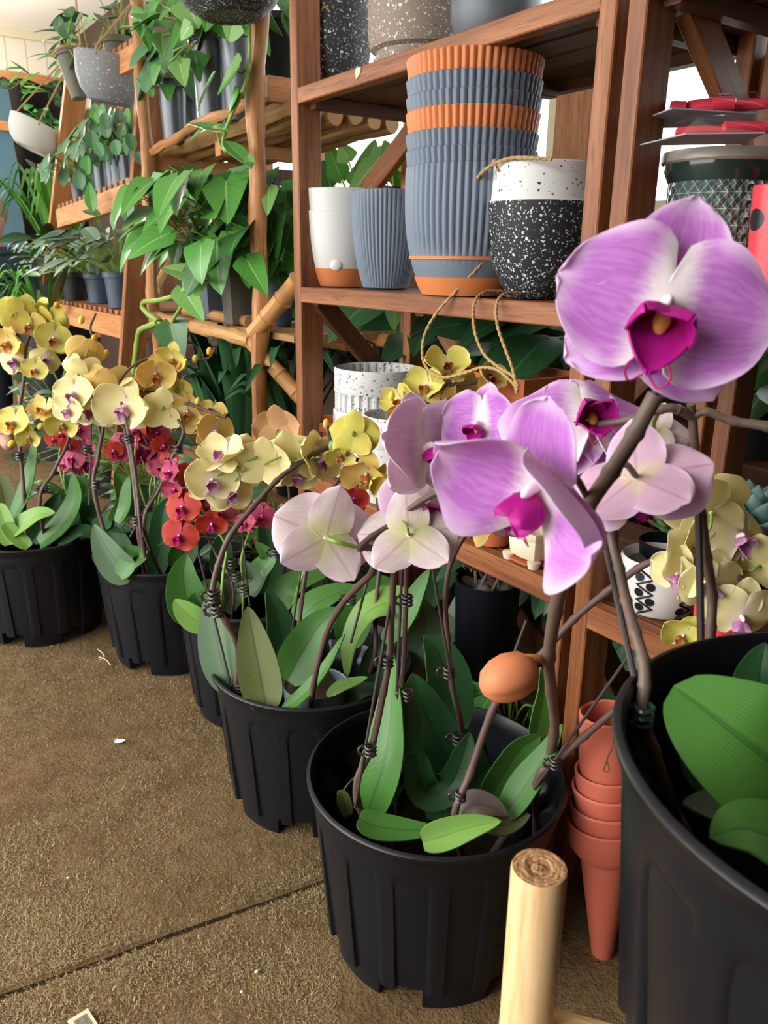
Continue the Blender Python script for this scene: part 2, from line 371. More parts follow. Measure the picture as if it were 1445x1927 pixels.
def m_bead():
    t = NT('white_beadboard'); s = t.sep(t.coord('Object')); f = t.math('FRACT', t.math('MULTIPLY', s[0], 9.0))
    c = t.mix(t.math('LESS_THAN', f, .07), col('#d8d2c4'), col('#b8b0a2')); return t.end(t.bsdf(c, .6, None, .2))
M['ceil'] = m_plain('cream_ceiling', col('#f2ede2'), .9, .1, .03, 4)
M['wallp'] = m_plain('dark_wall', col('#4a3a30'), .8, .2, .2, 8)
M['concrete'] = m_plain('concrete', col('#4c463e'), .9, .1, .2, 9)
M['cream_fr'] = m_plain('cream_paint', col('#cfc6ac'), .5, .3, .08, 20)
M['teal'] = m_plain('misty_blue_glass', col('#4e6c7a'), .25, .5, .35, 3)
fl = struct(simple_box('floor', (-3, -1.5, -.1), (1.56, 5.6, -.012), M['concrete']), 'dark concrete floor under the turf carpet')
def carpet(name, y0, y1, label):
    mb = MB(); nx, ny = 60, max(8, int((y1-y0)*24)); rnd = random.Random(7)
    e0 = [rnd.uniform(-.002, .002) for _ in range(nx+1)]; e1 = [rnd.uniform(-.002, .002) for _ in range(nx+1)]
    rows = []
    for j in range(ny+1):
        r = []
        for i in range(nx+1):
            x = -2.6+4.05*i/nx; sk = -.128*(x-.05)
            a = y0+(sk+e0[i] if y0 > -1 else 0); b = y1+(sk+e1[i] if y1 < 2 else 0); y = lerp(a, b, j/ny)
            z = .0012*math.sin(x*9+y*5)+.001*math.sin(y*17-x*4)-.0022
            if j in (0, ny): z -= .004
            r.append((V((x, y, z)), (x, y)))
        rows.append(r)
    mb.sheet(rows, .006); o = mb.build(name, M['turf'], None, 60)
    return tag(o, label, 'carpet')
M['turf'] = m_carpet(); M['fibre'] = m_fibre()
carpet('turf_carpet', .822+.004, 5.45, 'worn brown turf carpet strip beyond the dark seam, under the row of pots')
carpet('turf_carpet', -1.3, .822-.003, 'worn brown turf carpet strip before the dark seam, with the barcode label on it')
rnd = random.Random(11); mb = MB()
for k in range(52000):
    px = rnd.uniform(-20, 640); py = 1190+750*rnd.random()**.8
    p = PZ(px, py, 0.0)
    if abs(p.y-(.822-.128*(p.x-.05))) < .006: continue
    q = math.sin(p.x*23+math.sin(p.y*9)*2)*math.sin(p.y*19+p.x*7)
    if rnd.random() > .55+.5*q: continue
    L = rnd.uniform(.003, .009)*(1.0 if p.y > .85 else .8); a = rnd.gauss(2.4, .9); w = rnd.uniform(.0003, .0007)
    d = V((math.cos(a), math.sin(a), 0)); s_ = V((-d.y, d.x, 0))*w; h = rnd.uniform(.1, .55)*L
    p.z = -.0025
    mb.add([p-s_, p+s_, p+d*L*.6+V((0, 0, h))+s_*.7, p+d*L*.6+V((0, 0, h))-s_*.7, p+d*L+V((0, 0, h*.7))], [(0, 1, 2, 3), (3, 2, 4)])
tag(mb.build('turf_fibres', M['fibre'], None, 0), 'matted brown and olive fibres of the worn turf carpet', 'carpet pile', None, 'stuff')
ce = struct(simple_box('ceiling', (-1.6, -1.5, 2.05), (1.56, 5.6, 2.12), M['ceil']), 'cream painted ceiling')
struct(simple_box('wall_front_shade', (-1.6, -1.56, -.1), (1.56, -1.5, 2.1), M['wallp']), 'added unseen dark wall behind the photographer, blocking light')  # out of view, added to cut light from the camera side
struct(simple_box('wall_left_shade', (-1.66, -1.56, -.1), (-1.6, -.35, 2.1), M['wallp']), 'added unseen dark wall left of the photographer, shading the foreground')  # unseen light blocker, length set to darken the near floor and pots
# right wall with three windows looking out to the bright yard
mb = MB()
WY = [(.1, 1.34), (1.46, 2.5), (2.62, 3.7)]; Z0, Z1 = .9, 1.72
mb.box((1.53, 2.05, Z0/2), .06, 7.1, Z0); mb.box((1.53, 2.05, (Z1+2.05)/2), .06, 7.1, 2.05-Z1)
ys = [-1.5]+[a for w in WY for a in w]+[5.6]
for a, b in zip(ys[::2], ys[1::2]): mb.box((1.53, (a+b)/2, (Z0+Z1)/2), .06, b-a, Z1-Z0)
struct(mb.build('wall_right', M['wallp']), 'dark timber wall behind the shelves')
tg = NT('clear_pane'); gl = tg.n('ShaderNodeBsdfGlossy', Roughness=.02); tr = tg.n('ShaderNodeBsdfTransparent'); tr.inputs[0].default_value = (.96, .98, 1, 1)
mx = tg.n('ShaderNodeMixShader'); mx.inputs[0].default_value = .05; tg.t.links.new(tr.outputs[0], mx.inputs[1]); tg.t.links.new(gl.outputs[0], mx.inputs[2]); M['pane'] = tg.end(mx.outputs[0])
for i, (a, b) in enumerate(WY):
    mb = MB(); w = .035
    mb.box((1.515, a+w/2, (Z0+Z1)/2), .05, w, Z1-Z0); mb.box((1.515, b-w/2, (Z0+Z1)/2), .05, w, Z1-Z0)
    for z in (Z0+w/2, Z1-w/2): mb.box((1.515, (a+b)/2, z), .05, b-a-2*w, w)
    mb.box((1.515, (a+b)/2, (Z0+Z1)/2), .04, .03, Z1-Z0-2*w)
    fr = struct(mb.build('window_%d' % (i+1), M['cream_fr']), 'cream framed window behind the shelves')
    p = MB(); p.box((1.52, (a+b)/2, (Z0+Z1)/2), .004, b-a-2*w, Z1-Z0-2*w, .0002); p.build('pane', M['pane'], fr, 0)
mb = MB()
for a, b in zip(ys[::2], ys[1::2]): mb.box((1.488, (a+b)/2, 1.3), .02, (b-a) if b-a < .5 else .1, .84)
struct(mb.build('trim_1', M['plank2']), 'brown timber jambs between the windows')
# far wall: beadboard, trims, misty panes
YB = 5.5
bz0 = PY(50, 141, YB).z; tz = PY(30, 240, YB).z
mb = MB(); mb.box((-.7, YB+.03, (bz0+2.05)/2), 4.5, .06, 2.05-bz0); struct(mb.build('wall_back', m_bead()), 'white beadboard wall panel at the far end')
mb = MB(); mb.box((-.7, YB, bz0-.02), 4.5, .05, .045); mb.box((-.7, YB, tz), 4.5, .05, .05); mb.box((-.7, YB, .35), 4.5, .05, .08)
struct(mb.build('trim_2', M['plank']), 'orange timber rails across the far wall')
mb = MB(); mb.box((-.7, YB+.03, bz0/2), 4.5, .02, bz0); struct(mb.build('window_4', M['teal'], None, 0), 'misty blue glazing of the far wall')
mb = MB(); mb.box((-.7, YB-.01, 2.03), 4.5, .05, .04); struct(mb.build('trim_3', M['cream_fr']), 'cream cornice under the ceiling at the far wall')
# ------------------------------------------------------------------ stained shelving (two units side by side)
XF, XR = .70, .985
def shelving(label, y0, y1, levels, ztop, rails, parts=None):
    """posts 23 x 45 mm at the corners between y0 and y1 (y0 nearer), slatted levels"""
    t = thing('wooden_shelf', label, 'shelf', (XF, (y0+y1)/2, 0)); pw, pd = .023, .045
    for y in (y0+pw/2, y1-pw/2):
        for x in (XF+pd/2, XR-pd/2):
            mb = MB(); mb.beam((x, y, 0), (x, y, ztop), pw, pd, (1, 0, 0)); mb.build('post', M['shelf'], t)
    for z, h in levels:
        mb = MB(); mb.beam((XF+.011, y0+pw, z-h/2), (XF+.011, y1-pw, z-h/2), .021, h); mb.build('front_rail', M['shelf'], t)
        mb = MB(); mb.beam((XR-.011, y0+pw, z-h/2), (XR-.011, y1-pw, z-h/2), .021, h); mb.build('back_rail', M['shelf_dk'], t)
        mb = MB(); n = 4; w = (XR-XF-.046)/n
        for i in range(n): x = XF+.023+w*(i+.5); mb.beam((x, y0+pw*.1, z-.006), (x, y1-pw*.1, z-.006), w-.007, .011)
        mb.build('deck', M['shelf_dk'], t)
        for y in (y0+pw+.012, (y0+y1)/2, y1-pw-.012):
            mb = MB(); mb.beam((XF+.022, y, z-.022), (XR-.022, y, z-.022), .02, .019); mb.build('bearer', M['shelf_dk'], t)
    return t
A = shelving('tall stained timber shelf holding the ribbed pots, twine pot and terracotta', .618, 1.301, [(1.073, .024), (.759, .026), (.424, .031)], 1.62, None)
def brace(t, p, q, w=.035, th=.018, mat='shelf', up=(1, 0, 0)):
    mb = MB(); mb.beam(p, q, w, th, up); mb.build('brace', M[mat], t)
brace(A, (.735, 1.27, .735), (.965, 1.27, .50), .034, .018, 'shelf_dk', (0, 1, 0))
brace(A, (.968, 1.26, .735), (.968, .92, .40), .035, .018, 'shelf'); brace(A, (.968, .66, .735), (.968, .93, .44), .035, .018, 'shelf_dk')
brace(A, PX(790, 232, .966), PX(672, 385, .966), .042, .018, 'shelf')
brace(A, (.735, .63, .39), (.965, .63, .06), .034, .018, 'shelf_dk', (0, 1, 0)); brace(A, (.968, 1.26, .39), (.968, .7, .03), .035, .018, 'shelf_dk')
mb = MB(); p = PX(675, 125, XF); q = [(p+V((-.0008, dy, dz))) for dy, dz in [(.006, -.016), (.009, -.006), (.006, .004), (.0, .008), (-.006, .004), (-.006, -.006), (-.002, -.012)]]
E_ = [v.copy() for v in q]
for v in E_: v.z = min(1.0715, max(1.0505, v.z))
mb.add([v+V((.0009, 0, 0)) for v in E_]+E_, [tuple(range(7, 14))]+[(i, (i+1) % 7, 7+(i+1) % 7, 7+i) for i in range(7)]); mb.build('sticker_scrap', M['cream_fr'], A, 0)
Bq = shelving('stained timber shelf holding the diamond patterned jar and the zigzag pot', -.02, .603, [(1.073, .026), (.76, .026), (.415, .031)], 1.62, None)
brace(Bq, PY(1298, 5, .588), PY(1392, 232, .588), .036, .018, 'shelf', (0, 1, 0)); brace(Bq, PX(1385, 226, .966), PX(1475, 105, .966), .034, .018, 'shelf')
brace(Bq, (.968, .56, .735), (.968, .2, .44), .05, .02, 'shelf_dk')
# ------------------------------------------------------------------ rustic pole shelf and ladder shelf
def pole(pts, r, seed, k=8, n=12, bumps=.08):
    rn = random.Random(seed); pp = spline(pts, k); ph = [rn.uniform(0, 6) for _ in range(6)]
    pp = [p+V((math.sin(i*.7+ph[0]), math.sin(i*.5+ph[1]), 0))*r*.14 for i, p in enumerate(pp)]
    rr = [r*(1+bumps*math.sin(i*.9+ph[2])+.05*math.sin(i*2.3+ph[3])) for i in range(len(pp))]
    mb = MB(); mb.tube(pp, rr, n, True, 0, lambda i, a: 1+.05*math.sin(3*a+ph[4]+i*.3)+.03*math.sin(5*a+ph[5])); return mb
def bamboo(p, q, r, nodes=4):
    mb = MB(); p, q = V(p), V(q); pts = []; rr = []
    for i in range(nodes):
        for t_, k in ((.0, 1.0), (.06, .97), (.5, .94), (.92, .97), (.97, 1.1), (.985, 1.02)):
            pts.append(p.lerp(q, (i+t_)/nodes)); rr.append(r*k)
    pts.append(q); rr.append(r); return mb.tube(pts, rr, 14)
C = thing('pole_shelf', 'rustic shelf of peeled logs and bamboo carrying pothos and tall silver pots', 'shelf', (.75, 1.86, 0))
for (a, b, r, sd) in [((490, -40), (486, 0), .0175, 1), ((258, 40), (262, 0), .016, 2)]:
    top = PX(a[0], a[1], .75); y = 1.555 if sd == 1 else 2.195
    pts = [(.75, y+.02, 0), (.745, y, .4), (.755, y-.005, .75), (.75, y-.02, 1.05), (.75, y-.05, 1.3), (.75, y-.06, 1.55)] if sd == 1 else [(.75, 2.21, 0), (.755, 2.205, .5), (.748, 2.19, .8), (.752, 2.175, 1.05), (.748, 2.168, 1.32), (.75, 2.165, 1.4)]
    pole(pts, r, sd, 10, 14, .10).build('pole', M['log'], C)
for y in (1.40, 2.2): pole([(1.02, y, 0), (1.025, y+.01, .6), (1.02, y, 1.2)], .015, y).build('pole', M['log'], C)
for k in range(7):     # upper deck of weathered logs, wavy front one
    x = .775+.048*k; z = 1.076+.004*math.sin(k*2)
    if k == 0: pts = [(x, 2.235, 1.062), (x-.02, 2.1, 1.066), (x-.012, 1.98, 1.078), (x-.016, 1.85, 1.092), (x-.01, 1.72, 1.094), (x-.01, 1.56, 1.1)]
    else: pts = [(x, 2.24, z-.008), (x+.004, 1.9, z), (x-.003, 1.52, z+.008)]
    pole(pts, .0165 if k else .0105, 30+k, 8, 10, .12).build('deck_log', M['slat_old' if k else 'log'], C)
for p, q, w, h in [((.75, 2.2, 1.04), (1.06, 2.2, 1.04), .03, .035), ((.81, 1.86, 1.046), (1.06, 1.86, 1.046), .03, .03), ((.775, 1.535, 1.118), (1.06, 1.535, 1.118), .02, .045)]:
    mb = MB(); mb.beam(p, q, w, h); mb.build('cross_beam', M['plank'], C)
rl = [PX(288, 596, .75), PX(340, 608, .74), PX(400, 622, .742), PX(475, 642, .745)]
pole(rl, .0155, 51, 8).build('front_rail', M['bamboo'], C)
bamboo(PX(350, 585, .80), PX(470, 605, .80), .014, 3).build('front_rail', M['bamboo'], C)
bamboo(PX(505, 625, .78), PX(700, 655, .98), .015, 4).build('back_rail', M['bamboo'], C)
bamboo(PX(505, 618, .9), PX(735, 642, 1.0), .016, 4).build('back_rail', M['bamboo'], C)
mb = MB()
for k in range(5): mb.beam((.80+.055*k, 1.45, .652), (.80+.055*k, 2.22, .652), .045, .014)
mb.build('deck', M['slat_old'], C)
bamboo(PX(478, 628, .745), PX(562, 527, .79), .0195, 3).build('brace', M['bamboo'], C); bamboo(PX(470, 640, .745), PX(590, 775, .82), .017, 4).build('brace', M['bamboo'], C)
bamboo(PX(292, 545, .80), PX(330, 480, .9), .014, 2).build('brace', M['bamboo'], C)
mb = MB()
for k in range(5): mb.beam((.80+.055*k, 1.45, .27), (.80+.055*k, 2.22, .27), .045, .014)
mb.build('deck', M['slat_old'], C)
mb = MB(); mb.beam((.77, 1.56, .25), (.77, 2.2, .25), .02, .04); mb.build('front_rail', M['plank2'], C)
mb = MB(); mb.beam((1.03, 1.42, .94), (1.03, 2.2, .94), .12, .02); mb.build('back_plank', M['shelf_dk'], C)
D = thing('ladder_shelf', 'orange plank ladder shelf behind the hanging bowls, full of round-leaved plants', 'shelf', (.8, 2.75, 0))
def legp(a, b, x0, x1, w=.02, h=.065, mat='plank2'):
    p = PX(a[0], a[1], x0); q = PX(b[0], b[1], x1); d = q-p; q = q+d*((0-q.z)/d.z); mb = MB(); mb.beam(p, q, w, h, (1, 0, 0)); mb.build('leg', M[mat], D); return p, q
legp((287, 130), (247, 690), .785, .775, .024, .075); legp((148, 120), (105, 470), .785, .785, .02, .07, 'plank')
for y in (2.25, 3.1):
    mb = MB(); mb.beam((1.12, y, 0), (1.12, y, 1.4), .02, .05, (1, 0, 0)); mb.build('leg', M['plank2'], D)
for a, b, h, n in [((152, 160), (268, 100), .055, 12), ((112, 412), (262, 362), .062, 16), ((112, 588), (240, 618), .07, 14)]:
    p, q = PX(a[0], a[1], .765), PX(b[0], b[1], .765); mb = MB(); mb.beam(p, q, .02, h); mb.build('front_rail', M['plank'], D)
    mb = MB()
    for i in range(n):
        t_ = (i+.5)/n; e = p.lerp(q, t_)+V((0, 0, h/2+.008)); mb.beam(e+V((-.004, 0, 0)), e+V((.36, 0, 0)), .032, .014)
    mb.build('deck', M['plank2'], D)
    mb = MB(); mb.beam(p+V((.36, 0, 0)), q+V((.36, 0, 0)), .02, h); mb.build('back_rail', M['plank2'], D)
mb = MB(); a = PX(300, 372, .95); b = PX(385, 362, .95); mb.beam((.95, 2.35, a.z), (.95, 1.75, a.z), .1, .02)
mb.build('back_plank', M['shelf_dk'], C)
# ------------------------------------------------------------------ pots on the stained shelves
ZU, ZM, ZL = 1.0735, .7595, .4245
def pot_prof(rb, rt, h, wall=.003, lip=.0, n=8, bulge=0.0, zf=.012):
    pr = [(.001, 0), (rb*.9, 0), (rb, .002)]
    for i in range(1, n+1): u = i/n; pr.append((lerp(rb, rt, u)+bulge*math.sin(math.pi*u**.8), lerp(.002, h, u)))
    if lip: pr = pr[:-1]+[(rt, h-.016), (rt+lip, h-.015), (rt+lip, h)]
    ro = pr[-1][0]
    pr += [(ro-wall*.5, h+.0012), (ro-wall, h), (rt-wall, h-.02)]
    for i in range(n-1, -1, -1):
        u = i/n; z = lerp(zf, h-.02, u); pr.append((lerp(rb, rt, z/h)+bulge*math.sin(math.pi*max(0, z/h)**.8)-wall, z))
    pr.append((.001, zf)); return pr
def ribbed(n, d, z0, z1):
    return lambda r, z, a, i: r*(1-d*(.5+.5*math.cos(a*n))**2) if z0 < z < z1 and r > .02 else r
def base_at(px, py, x, z):       # a point that stands on height z at depth x, under the pixel
    p = PX(px, py, x); return V((p.x, p.y, z))
def wpx(px, c): return px*ZC(c)/F
# stack of ribbed pots
c = base_at(876, 545, .748, ZM); k = wpx(1, c)
def ribpot(loc, rb, rt, h, body, rimm, label, group, base=None, rim_h=.022, n=56):
    t = thing('ribbed_pot', label, 'plant pot', loc, group); o = V(loc)
    mb = MB(); mb.lathe(pot_prof(rb, rt, h, .0025), n*5, o, ribbed(n, .034, .004 if not base else base, h+.002)); 
    mb.build('pot_body', M[body], t)
    if rimm:
        mb = MB(); rr = lambda z: lerp(rb, rt, z/h)+.0009
        mb.lathe([(rr(h-rim_h)-.001, h-rim_h), (rr(h-rim_h), h-rim_h+.0005), (rr(h), h-.0005), (rr(h)-.003, h+.002)], n*5, o, ribbed(n, .02, 0, 9)); mb.build('pot_rim', M[rimm], t)
    return t
def hpx(y0, y1, c): a = PX(880, y0, c.x+0.0); b = PX(880, y1, c.x); return abs(a.z-b.z)
R0 = 118*k
zz = [PX(885, y, c.x).z for y in (100, 152, 208, 248, 290, 340)]
t = thing('ribbed_pot', 'tall slate ribbed pot with an orange foot, lowest of the tall stack', 'plant pot', c, 'ribbed pots nested in the tall stack')
h0 = PX(885, 306, c.x-.05).z-ZM; rb = 80*k
mb = MB(); pr = pot_prof(rb, R0*.99, h0, .0025, 0, 14, .012, .02)
mb.lathe(pr, 280, c, lambda r, z, a, i: r*(1-.034*(.5+.5*math.cos(a*56))**2) if z > .055 and r > .03 else r, None, 0); mb.build('pot_body', M['ribgrey'], t)
mb = MB(); f = lambda z: lerp(rb, R0*.99, z/h0)+.012*math.sin(math.pi*(z/h0)**.8)+.0012
mb.lathe([(f(0)-.01, 0.0), (f(0), .001), (f(.012), .012), (f(.024), .024), (f(.024)-.002, .0245)], 96, c); mb.build('foot', M['ribor'], t)
mb = MB(); mb.lathe([(f(.047)-.002, .0465), (f(.048), .047), (f(.05), .051), (f(.05)-.002, .0515)], 96, c); mb.build('orange_band', M['ribor'], t)
tops = []
yl = [(272, 'ribgrey'), (238, 'ribgrey'), (195, 'ribor'), (165, 'ribgrey'), (130, 'ribgrey'), (88, 'ribor')]
labs = ['slate ribbed pot nested just above the tall bottom pot of the stack', 'slate ribbed pot nested under the lower orange pot of the stack', 'orange ribbed pot in the middle of the tall stack', 'slate ribbed pot nested right over the middle orange pot', 'slate ribbed pot nested right under the topmost orange pot', 'orange ribbed pot topmost of the tall stack, touching the shelf above']
for i, ((yt, mt), lb) in enumerate(zip(yl, labs)):
    ztop = PX(885, yt+2, c.x-.055).z; h = .115; rt = R0*(1.0+.003*i)
    ribpot((c.x, c.y, ztop-h), rt*.80, rt, h, mt, None, lb, 'ribbed pots nested in the tall stack')
c = base_at(725, 542, .80, ZM); k = wpx(1, c)
h1 = PX(722, 362, c.x).z-ZM
t = thing('ribbed_pot', 'single small slate ribbed pot between the white pot and the tall stack', 'plant pot', c)
mb = MB(); mb.lathe(pot_prof(42*k, 66*k, h1, .0025, 0, 12, .006), 250, c, ribbed(50, .036, .002, h1-.0005)); mb.build('pot_body', M['ribgrey'], t)
# white pots with orange foot
c = base_at(640, 540, .79, ZM); k = wpx(1, c); h1 = PX(630, 402, c.x).z-ZM
def whitepot(c, h1, label, foot):
    t = thing('white_pot', label, 'plant pot', c, 'white self-watering pots'); rb, rt = 52*k, 75*k
    mb = MB(); mb.lathe(pot_prof(rb, rt, h1, .003, 0, 14, .006), 96, c); mb.build('pot_body', M['white'], t)
    if foot:
        f = lambda z: lerp(rb, rt, z/h1)+.006*math.sin(math.pi*(z/h1)**.8)+.0008
        mb = MB(); mb.lathe([(f(0)-.01, 0), (f(0), .001), (f(.015), .015), (f(.031), .031), (f(.031)-.002, .0315)], 96, c); mb.build('foot', M['ribor'], t)
        a = math.radians(232); q = V((math.cos(a), math.sin(a), 0))
        mb = MB(); mb.ball(V(c)+q*(f(.042)-.0035)+V((0, 0, .038)), .005, .011, .011, Matrix.Rotation(a, 3, 'Z')); mb.build('fill_spout', M['white'], t)
    return t
whitepot(c, h1, 'white pot with an orange foot and fill spout, lower of the white pair', True)
whitepot(c+V((0, 0, .036)), h1, 'white pot nested inside the orange-footed one, its plain rim on top', False)
# speckled black pot with white band and twine
c = base_at(1008, 552, .772, ZM); k = wpx(1, c); h1 = PX(1010, 312, c.x).z-ZM; rt, rm, rb = 92*k, 98*k, 52*k
t = thing('speckled_pot', 'black pot with white flecks and a white rim band, jute twine looped around it', 'plant pot', c)
pr = [(.001, 0), (rb*.9, 0), (rb, .003), (rb+.012, .02), (rb+.022, .04), (rm-.003, .08), (rm, .11), (rm, h1*.72)]
mb = MB(); mb.lathe(pr, 96, c); mb.build('pot_body', M['spk_black'], t)
mb = MB(); mb.lathe([(rm, h1*.72), (rt+.0015, h1*.74), (rt, h1-.002), (rt-.002, h1), (rt-.004, h1-.002), (rt-.005, .1), (.001, .095)], 96, c); mb.build('rim_band', M['spk_rim'], t)
def twine(path, r=.0021, name='twine', par=None):
    pp = spline(path, 14); mb = MB(); rn = random.Random(len(path)); 
    mb.tube(pp, r, 8, True, 0, lambda i, a: 1+.28*math.cos(2*a+i*1.6))
    for i in range(0, len(pp)-1, 2):      # loose hairs of the jute
        d = V((rn.uniform(-1, 1), rn.uniform(-1, 1), rn.uniform(-1, 1))).normalized(); mb.tube([pp[i], pp[i]+d*rn.uniform(.002, .006)], .0002, 3, False)
    return mb.build(name, M['twine'], par)
w = lambda px, py, x: PX(px, py, x)
tp = twine([w(1038, 300, .72), w(1000, 297, .71), w(955, 299, .705), w(915, 318, .70), w(888, 350, .70), w(881, 385, .705), w(888, 412, .71), w(902, 425, .72), w(917, 414, .735)], .0021, 'twine_loop', t)
mb = MB(); mb.ball(w(931, 305, .712), .004, .004, .004); mb.tube([w(931, 305, .712), w(935, 318, .708), w(938, 322, .706)], .0012, 6); mb.build('twine_knot', M['twine'], t)
twine([w(919, 478, .73), w(905, 497, .715), w(865, 540, .70), w(822, 588, .688), w(799, 630, .684), w(795, 670, .682), w(805, 695, .68), w(832, 710, .68), w(870, 703, .68), w(905, 692, .68), w(935, 696, .68), w(962, 718, .68), w(975, 735, .68)], .0019, 'twine_cord', t)
twine([w(945, 548, .74), w(915, 549, .715), w(896, 562, .695), w(890, 590, .685), w(895, 630, .682), w(912, 668, .68), w(940, 692, .68), w(965, 708, .68), w(975, 728, .68)], .0019, 'twine_cord', t)
twine([w(1010, 555, .76), w(962, 551, .72), w(940, 560, .698), w(933, 585, .688), w(938, 620, .684), w(952, 660, .682), w(966, 700, .68), w(972, 740, .68)], .0019, 'twine_cord', t)
# on the top level
def bowlish(c, prof, mat, label, name='round_pot', extra=None):
    t = thing(name, label, 'plant pot', c); mb = MB(); mb.lathe(prof, 96, c); mb.build('pot_body', M[mat], t); return t
c = base_at(628, 108, .80, ZU); k = wpx(1, c)
t = bowlish(c, [(.001, 0), (38*k, 0), (44*k, .003), (60*k, .03), (70*k, .08), (70*k, .13), (62*k, .17), (58*k, .171), (66*k, .13), (66*k, .08), (40*k, .02), (.001, .015)], 'spk_charcoal', 'charcoal flecked round pot at the end of the top shelf level')
p = V(c)+V((-62*k*.75, -62*k*.66, .105)); twine([p, p+V((-.006, -.004, .012)), p+V((-.004, -.012, .018)), p+V((.002, -.02, .01))], .0016, 'twine_tail', t)
c = base_at(795, 62, .81, ZU); k = wpx(1, c)
t = bowlish(c, [(.001, 0), (82*k, 0), (88*k, .004), (91*k, .018), (86*k, .024), (86*k, .028), (96*k, .032), (101*k, .05), (104*k, .15), (100*k, .151), (96*k, .05), (.001, .04)], 'spk_taupe', 'taupe flecked pot with its own saucer on the top shelf level')
c = base_at(935, -12, .80, ZU)
bowlish(c, [(.001, 0), (.045, 0), (.05, .004), (.06, .04), (.062, .13), (.058, .131), (.05, .02), (.001, .015)], 'grey_pot', 'plain grey pot beside the taupe saucer pot on the top level')
# lower level: terrazzo pots, terracotta, planter, bonsai pot
def terrazzo(c, rt, h, label, groove=True):
    t = thing('terrazzo_pot', label, 'plant pot', c, 'white flecked pots')
    n = 30
    def rf(r, z, a, i):
        if groove and .02 < z < h*.66 and r > rt*.9: 
            s = math.cos(a*n); return r*(1-.06*sstep(-.35, .2, s)) 
        return r
    pr = [(.001, 0), (rt*.9, 0), (rt*.965, .003), (rt*.97, .019), (rt*.97, .0205)]+[(rt*.985, .021+(h*.65-.021)*i/6) for i in range(7)]+[(rt*.99, h*.662), (rt, h*.67), (rt, h-.002), (rt-.002, h), (rt-.0045, h-.002), (rt-.006, .03), (.001, .02)]
    mb = MB(); mb.lathe(pr, 360, c, rf); mb.build('pot_body', M['spk_white'], t); return t
c = base_at(707, 888, .80, ZL); k = wpx(1, c); h = (PX(707, 690, c.x).z-ZL)
terrazzo(c, 79*k, h*.63, 'white flecked grooved pot under another one, half hidden by the terracotta saucer')
terrazzo(c+V((0, 0, h-.125)), 77*k, .125, 'white flecked pot with vertical grooves, upper of the nested pair')
c = base_at(752, 912, .752, ZL); k = wpx(1, c); h = PX(752, 778, c.x).z-ZL
terrazzo(c, 70*k, h, 'white flecked open pot behind the green-yellow orchid blooms', False)
c = base_at(625, 878, .775, ZL); k = wpx(1, c); h = PX(625, 790, c.x).z-ZL
t = thing('terracotta_pot', 'small terracotta pot with a rolled rim next to the corner post', 'plant pot', c)
mb = MB(); mb.lathe(pot_prof(30*k, 40*k, h, .004, .004), 72, c); mb.build('pot_body', M['terra'], t)
p = PX(940, 770, .83); c = V((.85, p.y-.02, ZL)); t = thing('terracotta_planter', 'long terracotta planter box behind the hanging twine ends', 'planter', c)
hh = PX(950, 700, .82).z-ZL
mb = MB(); L, W = .15, .13
def ring(l, w, z): return [V((c.x+sx*w/2, c.y+sy*l/2, c.z+z)) for sx, sy in ((-1, -1), (1, -1), (1, 1), (-1, 1))]
rs = [ring(L*.86, W*.82, 0), ring(L*.97, W*.96, hh-.03), ring(L*1.04, W*1.04, hh-.029), ring(L*1.05, W*1.05, hh), ring(L*.95, W*.95, hh), ring(L*.8, W*.76, .02)]
vs = [v for r in rs for v in r]; fs = [(i*4+j, i*4+(j+1) % 4, i*4+4+(j+1) % 4, i*4+4+j) for i in range(5) for j in range(4)]+[(20, 21, 22, 23), (3, 2, 1, 0)]
mb.add(vs, fs, [(0, 0)]*len(vs)); mb.build('planter_body', M['terra'], t, 20)
c = base_at(925, 1030, .735, ZL); k = wpx(1, c); h = PX(925, 955, c.x).z-ZL
t = thing('terracotta_pot', 'terracotta pot at the shelf edge under the magenta-lipped bloom', 'plant pot', c)
mb = MB(); mb.lathe(pot_prof(34*k, 41*k, h, .004, .0), 72, c, lambda r, z, a, i: r); mb.build('pot_body', M['terra'], t)
c = base_at(1003, 1066, .735, ZL); k = wpx(1, c)
t = thing('bonsai_pot', 'cream glazed bonsai pot with bracket feet on the lower shelf rail end', 'plant pot', c)
mb = MB(); sq = lambda r, z, a, i: r*(1/max(abs(math.cos(a)), abs(math.sin(a))))**.55
mb.lathe([(.001, .008), (34*k, .008), (37*k, .012), (40*k, .03), (38*k, .034), (43*k, .04), (43*k, .046), (40*k, .046), (36*k, .02), (.001, .018)], 72, c, sq); mb.build('pot_body', M['cream'], t)
for sx in (-1, 1):
    for sy in (-1, 1):
        mb = MB(); mb.lathe([(.001, 0), (.007, 0), (.009, .009), (.001, .01)], 12, V(c)+V((sx*33*k, sy*33*k, 0))); mb.build('foot', M['cream'], t)
mb = MB(); mb.lathe([(.001, 0), (40*k, 0), (42*k, .002), (42*k, .004), (.001, .004)], 48, V(c)+V((0, 0, .0005)), sq); mb.build('saucer', M['terra'], t)
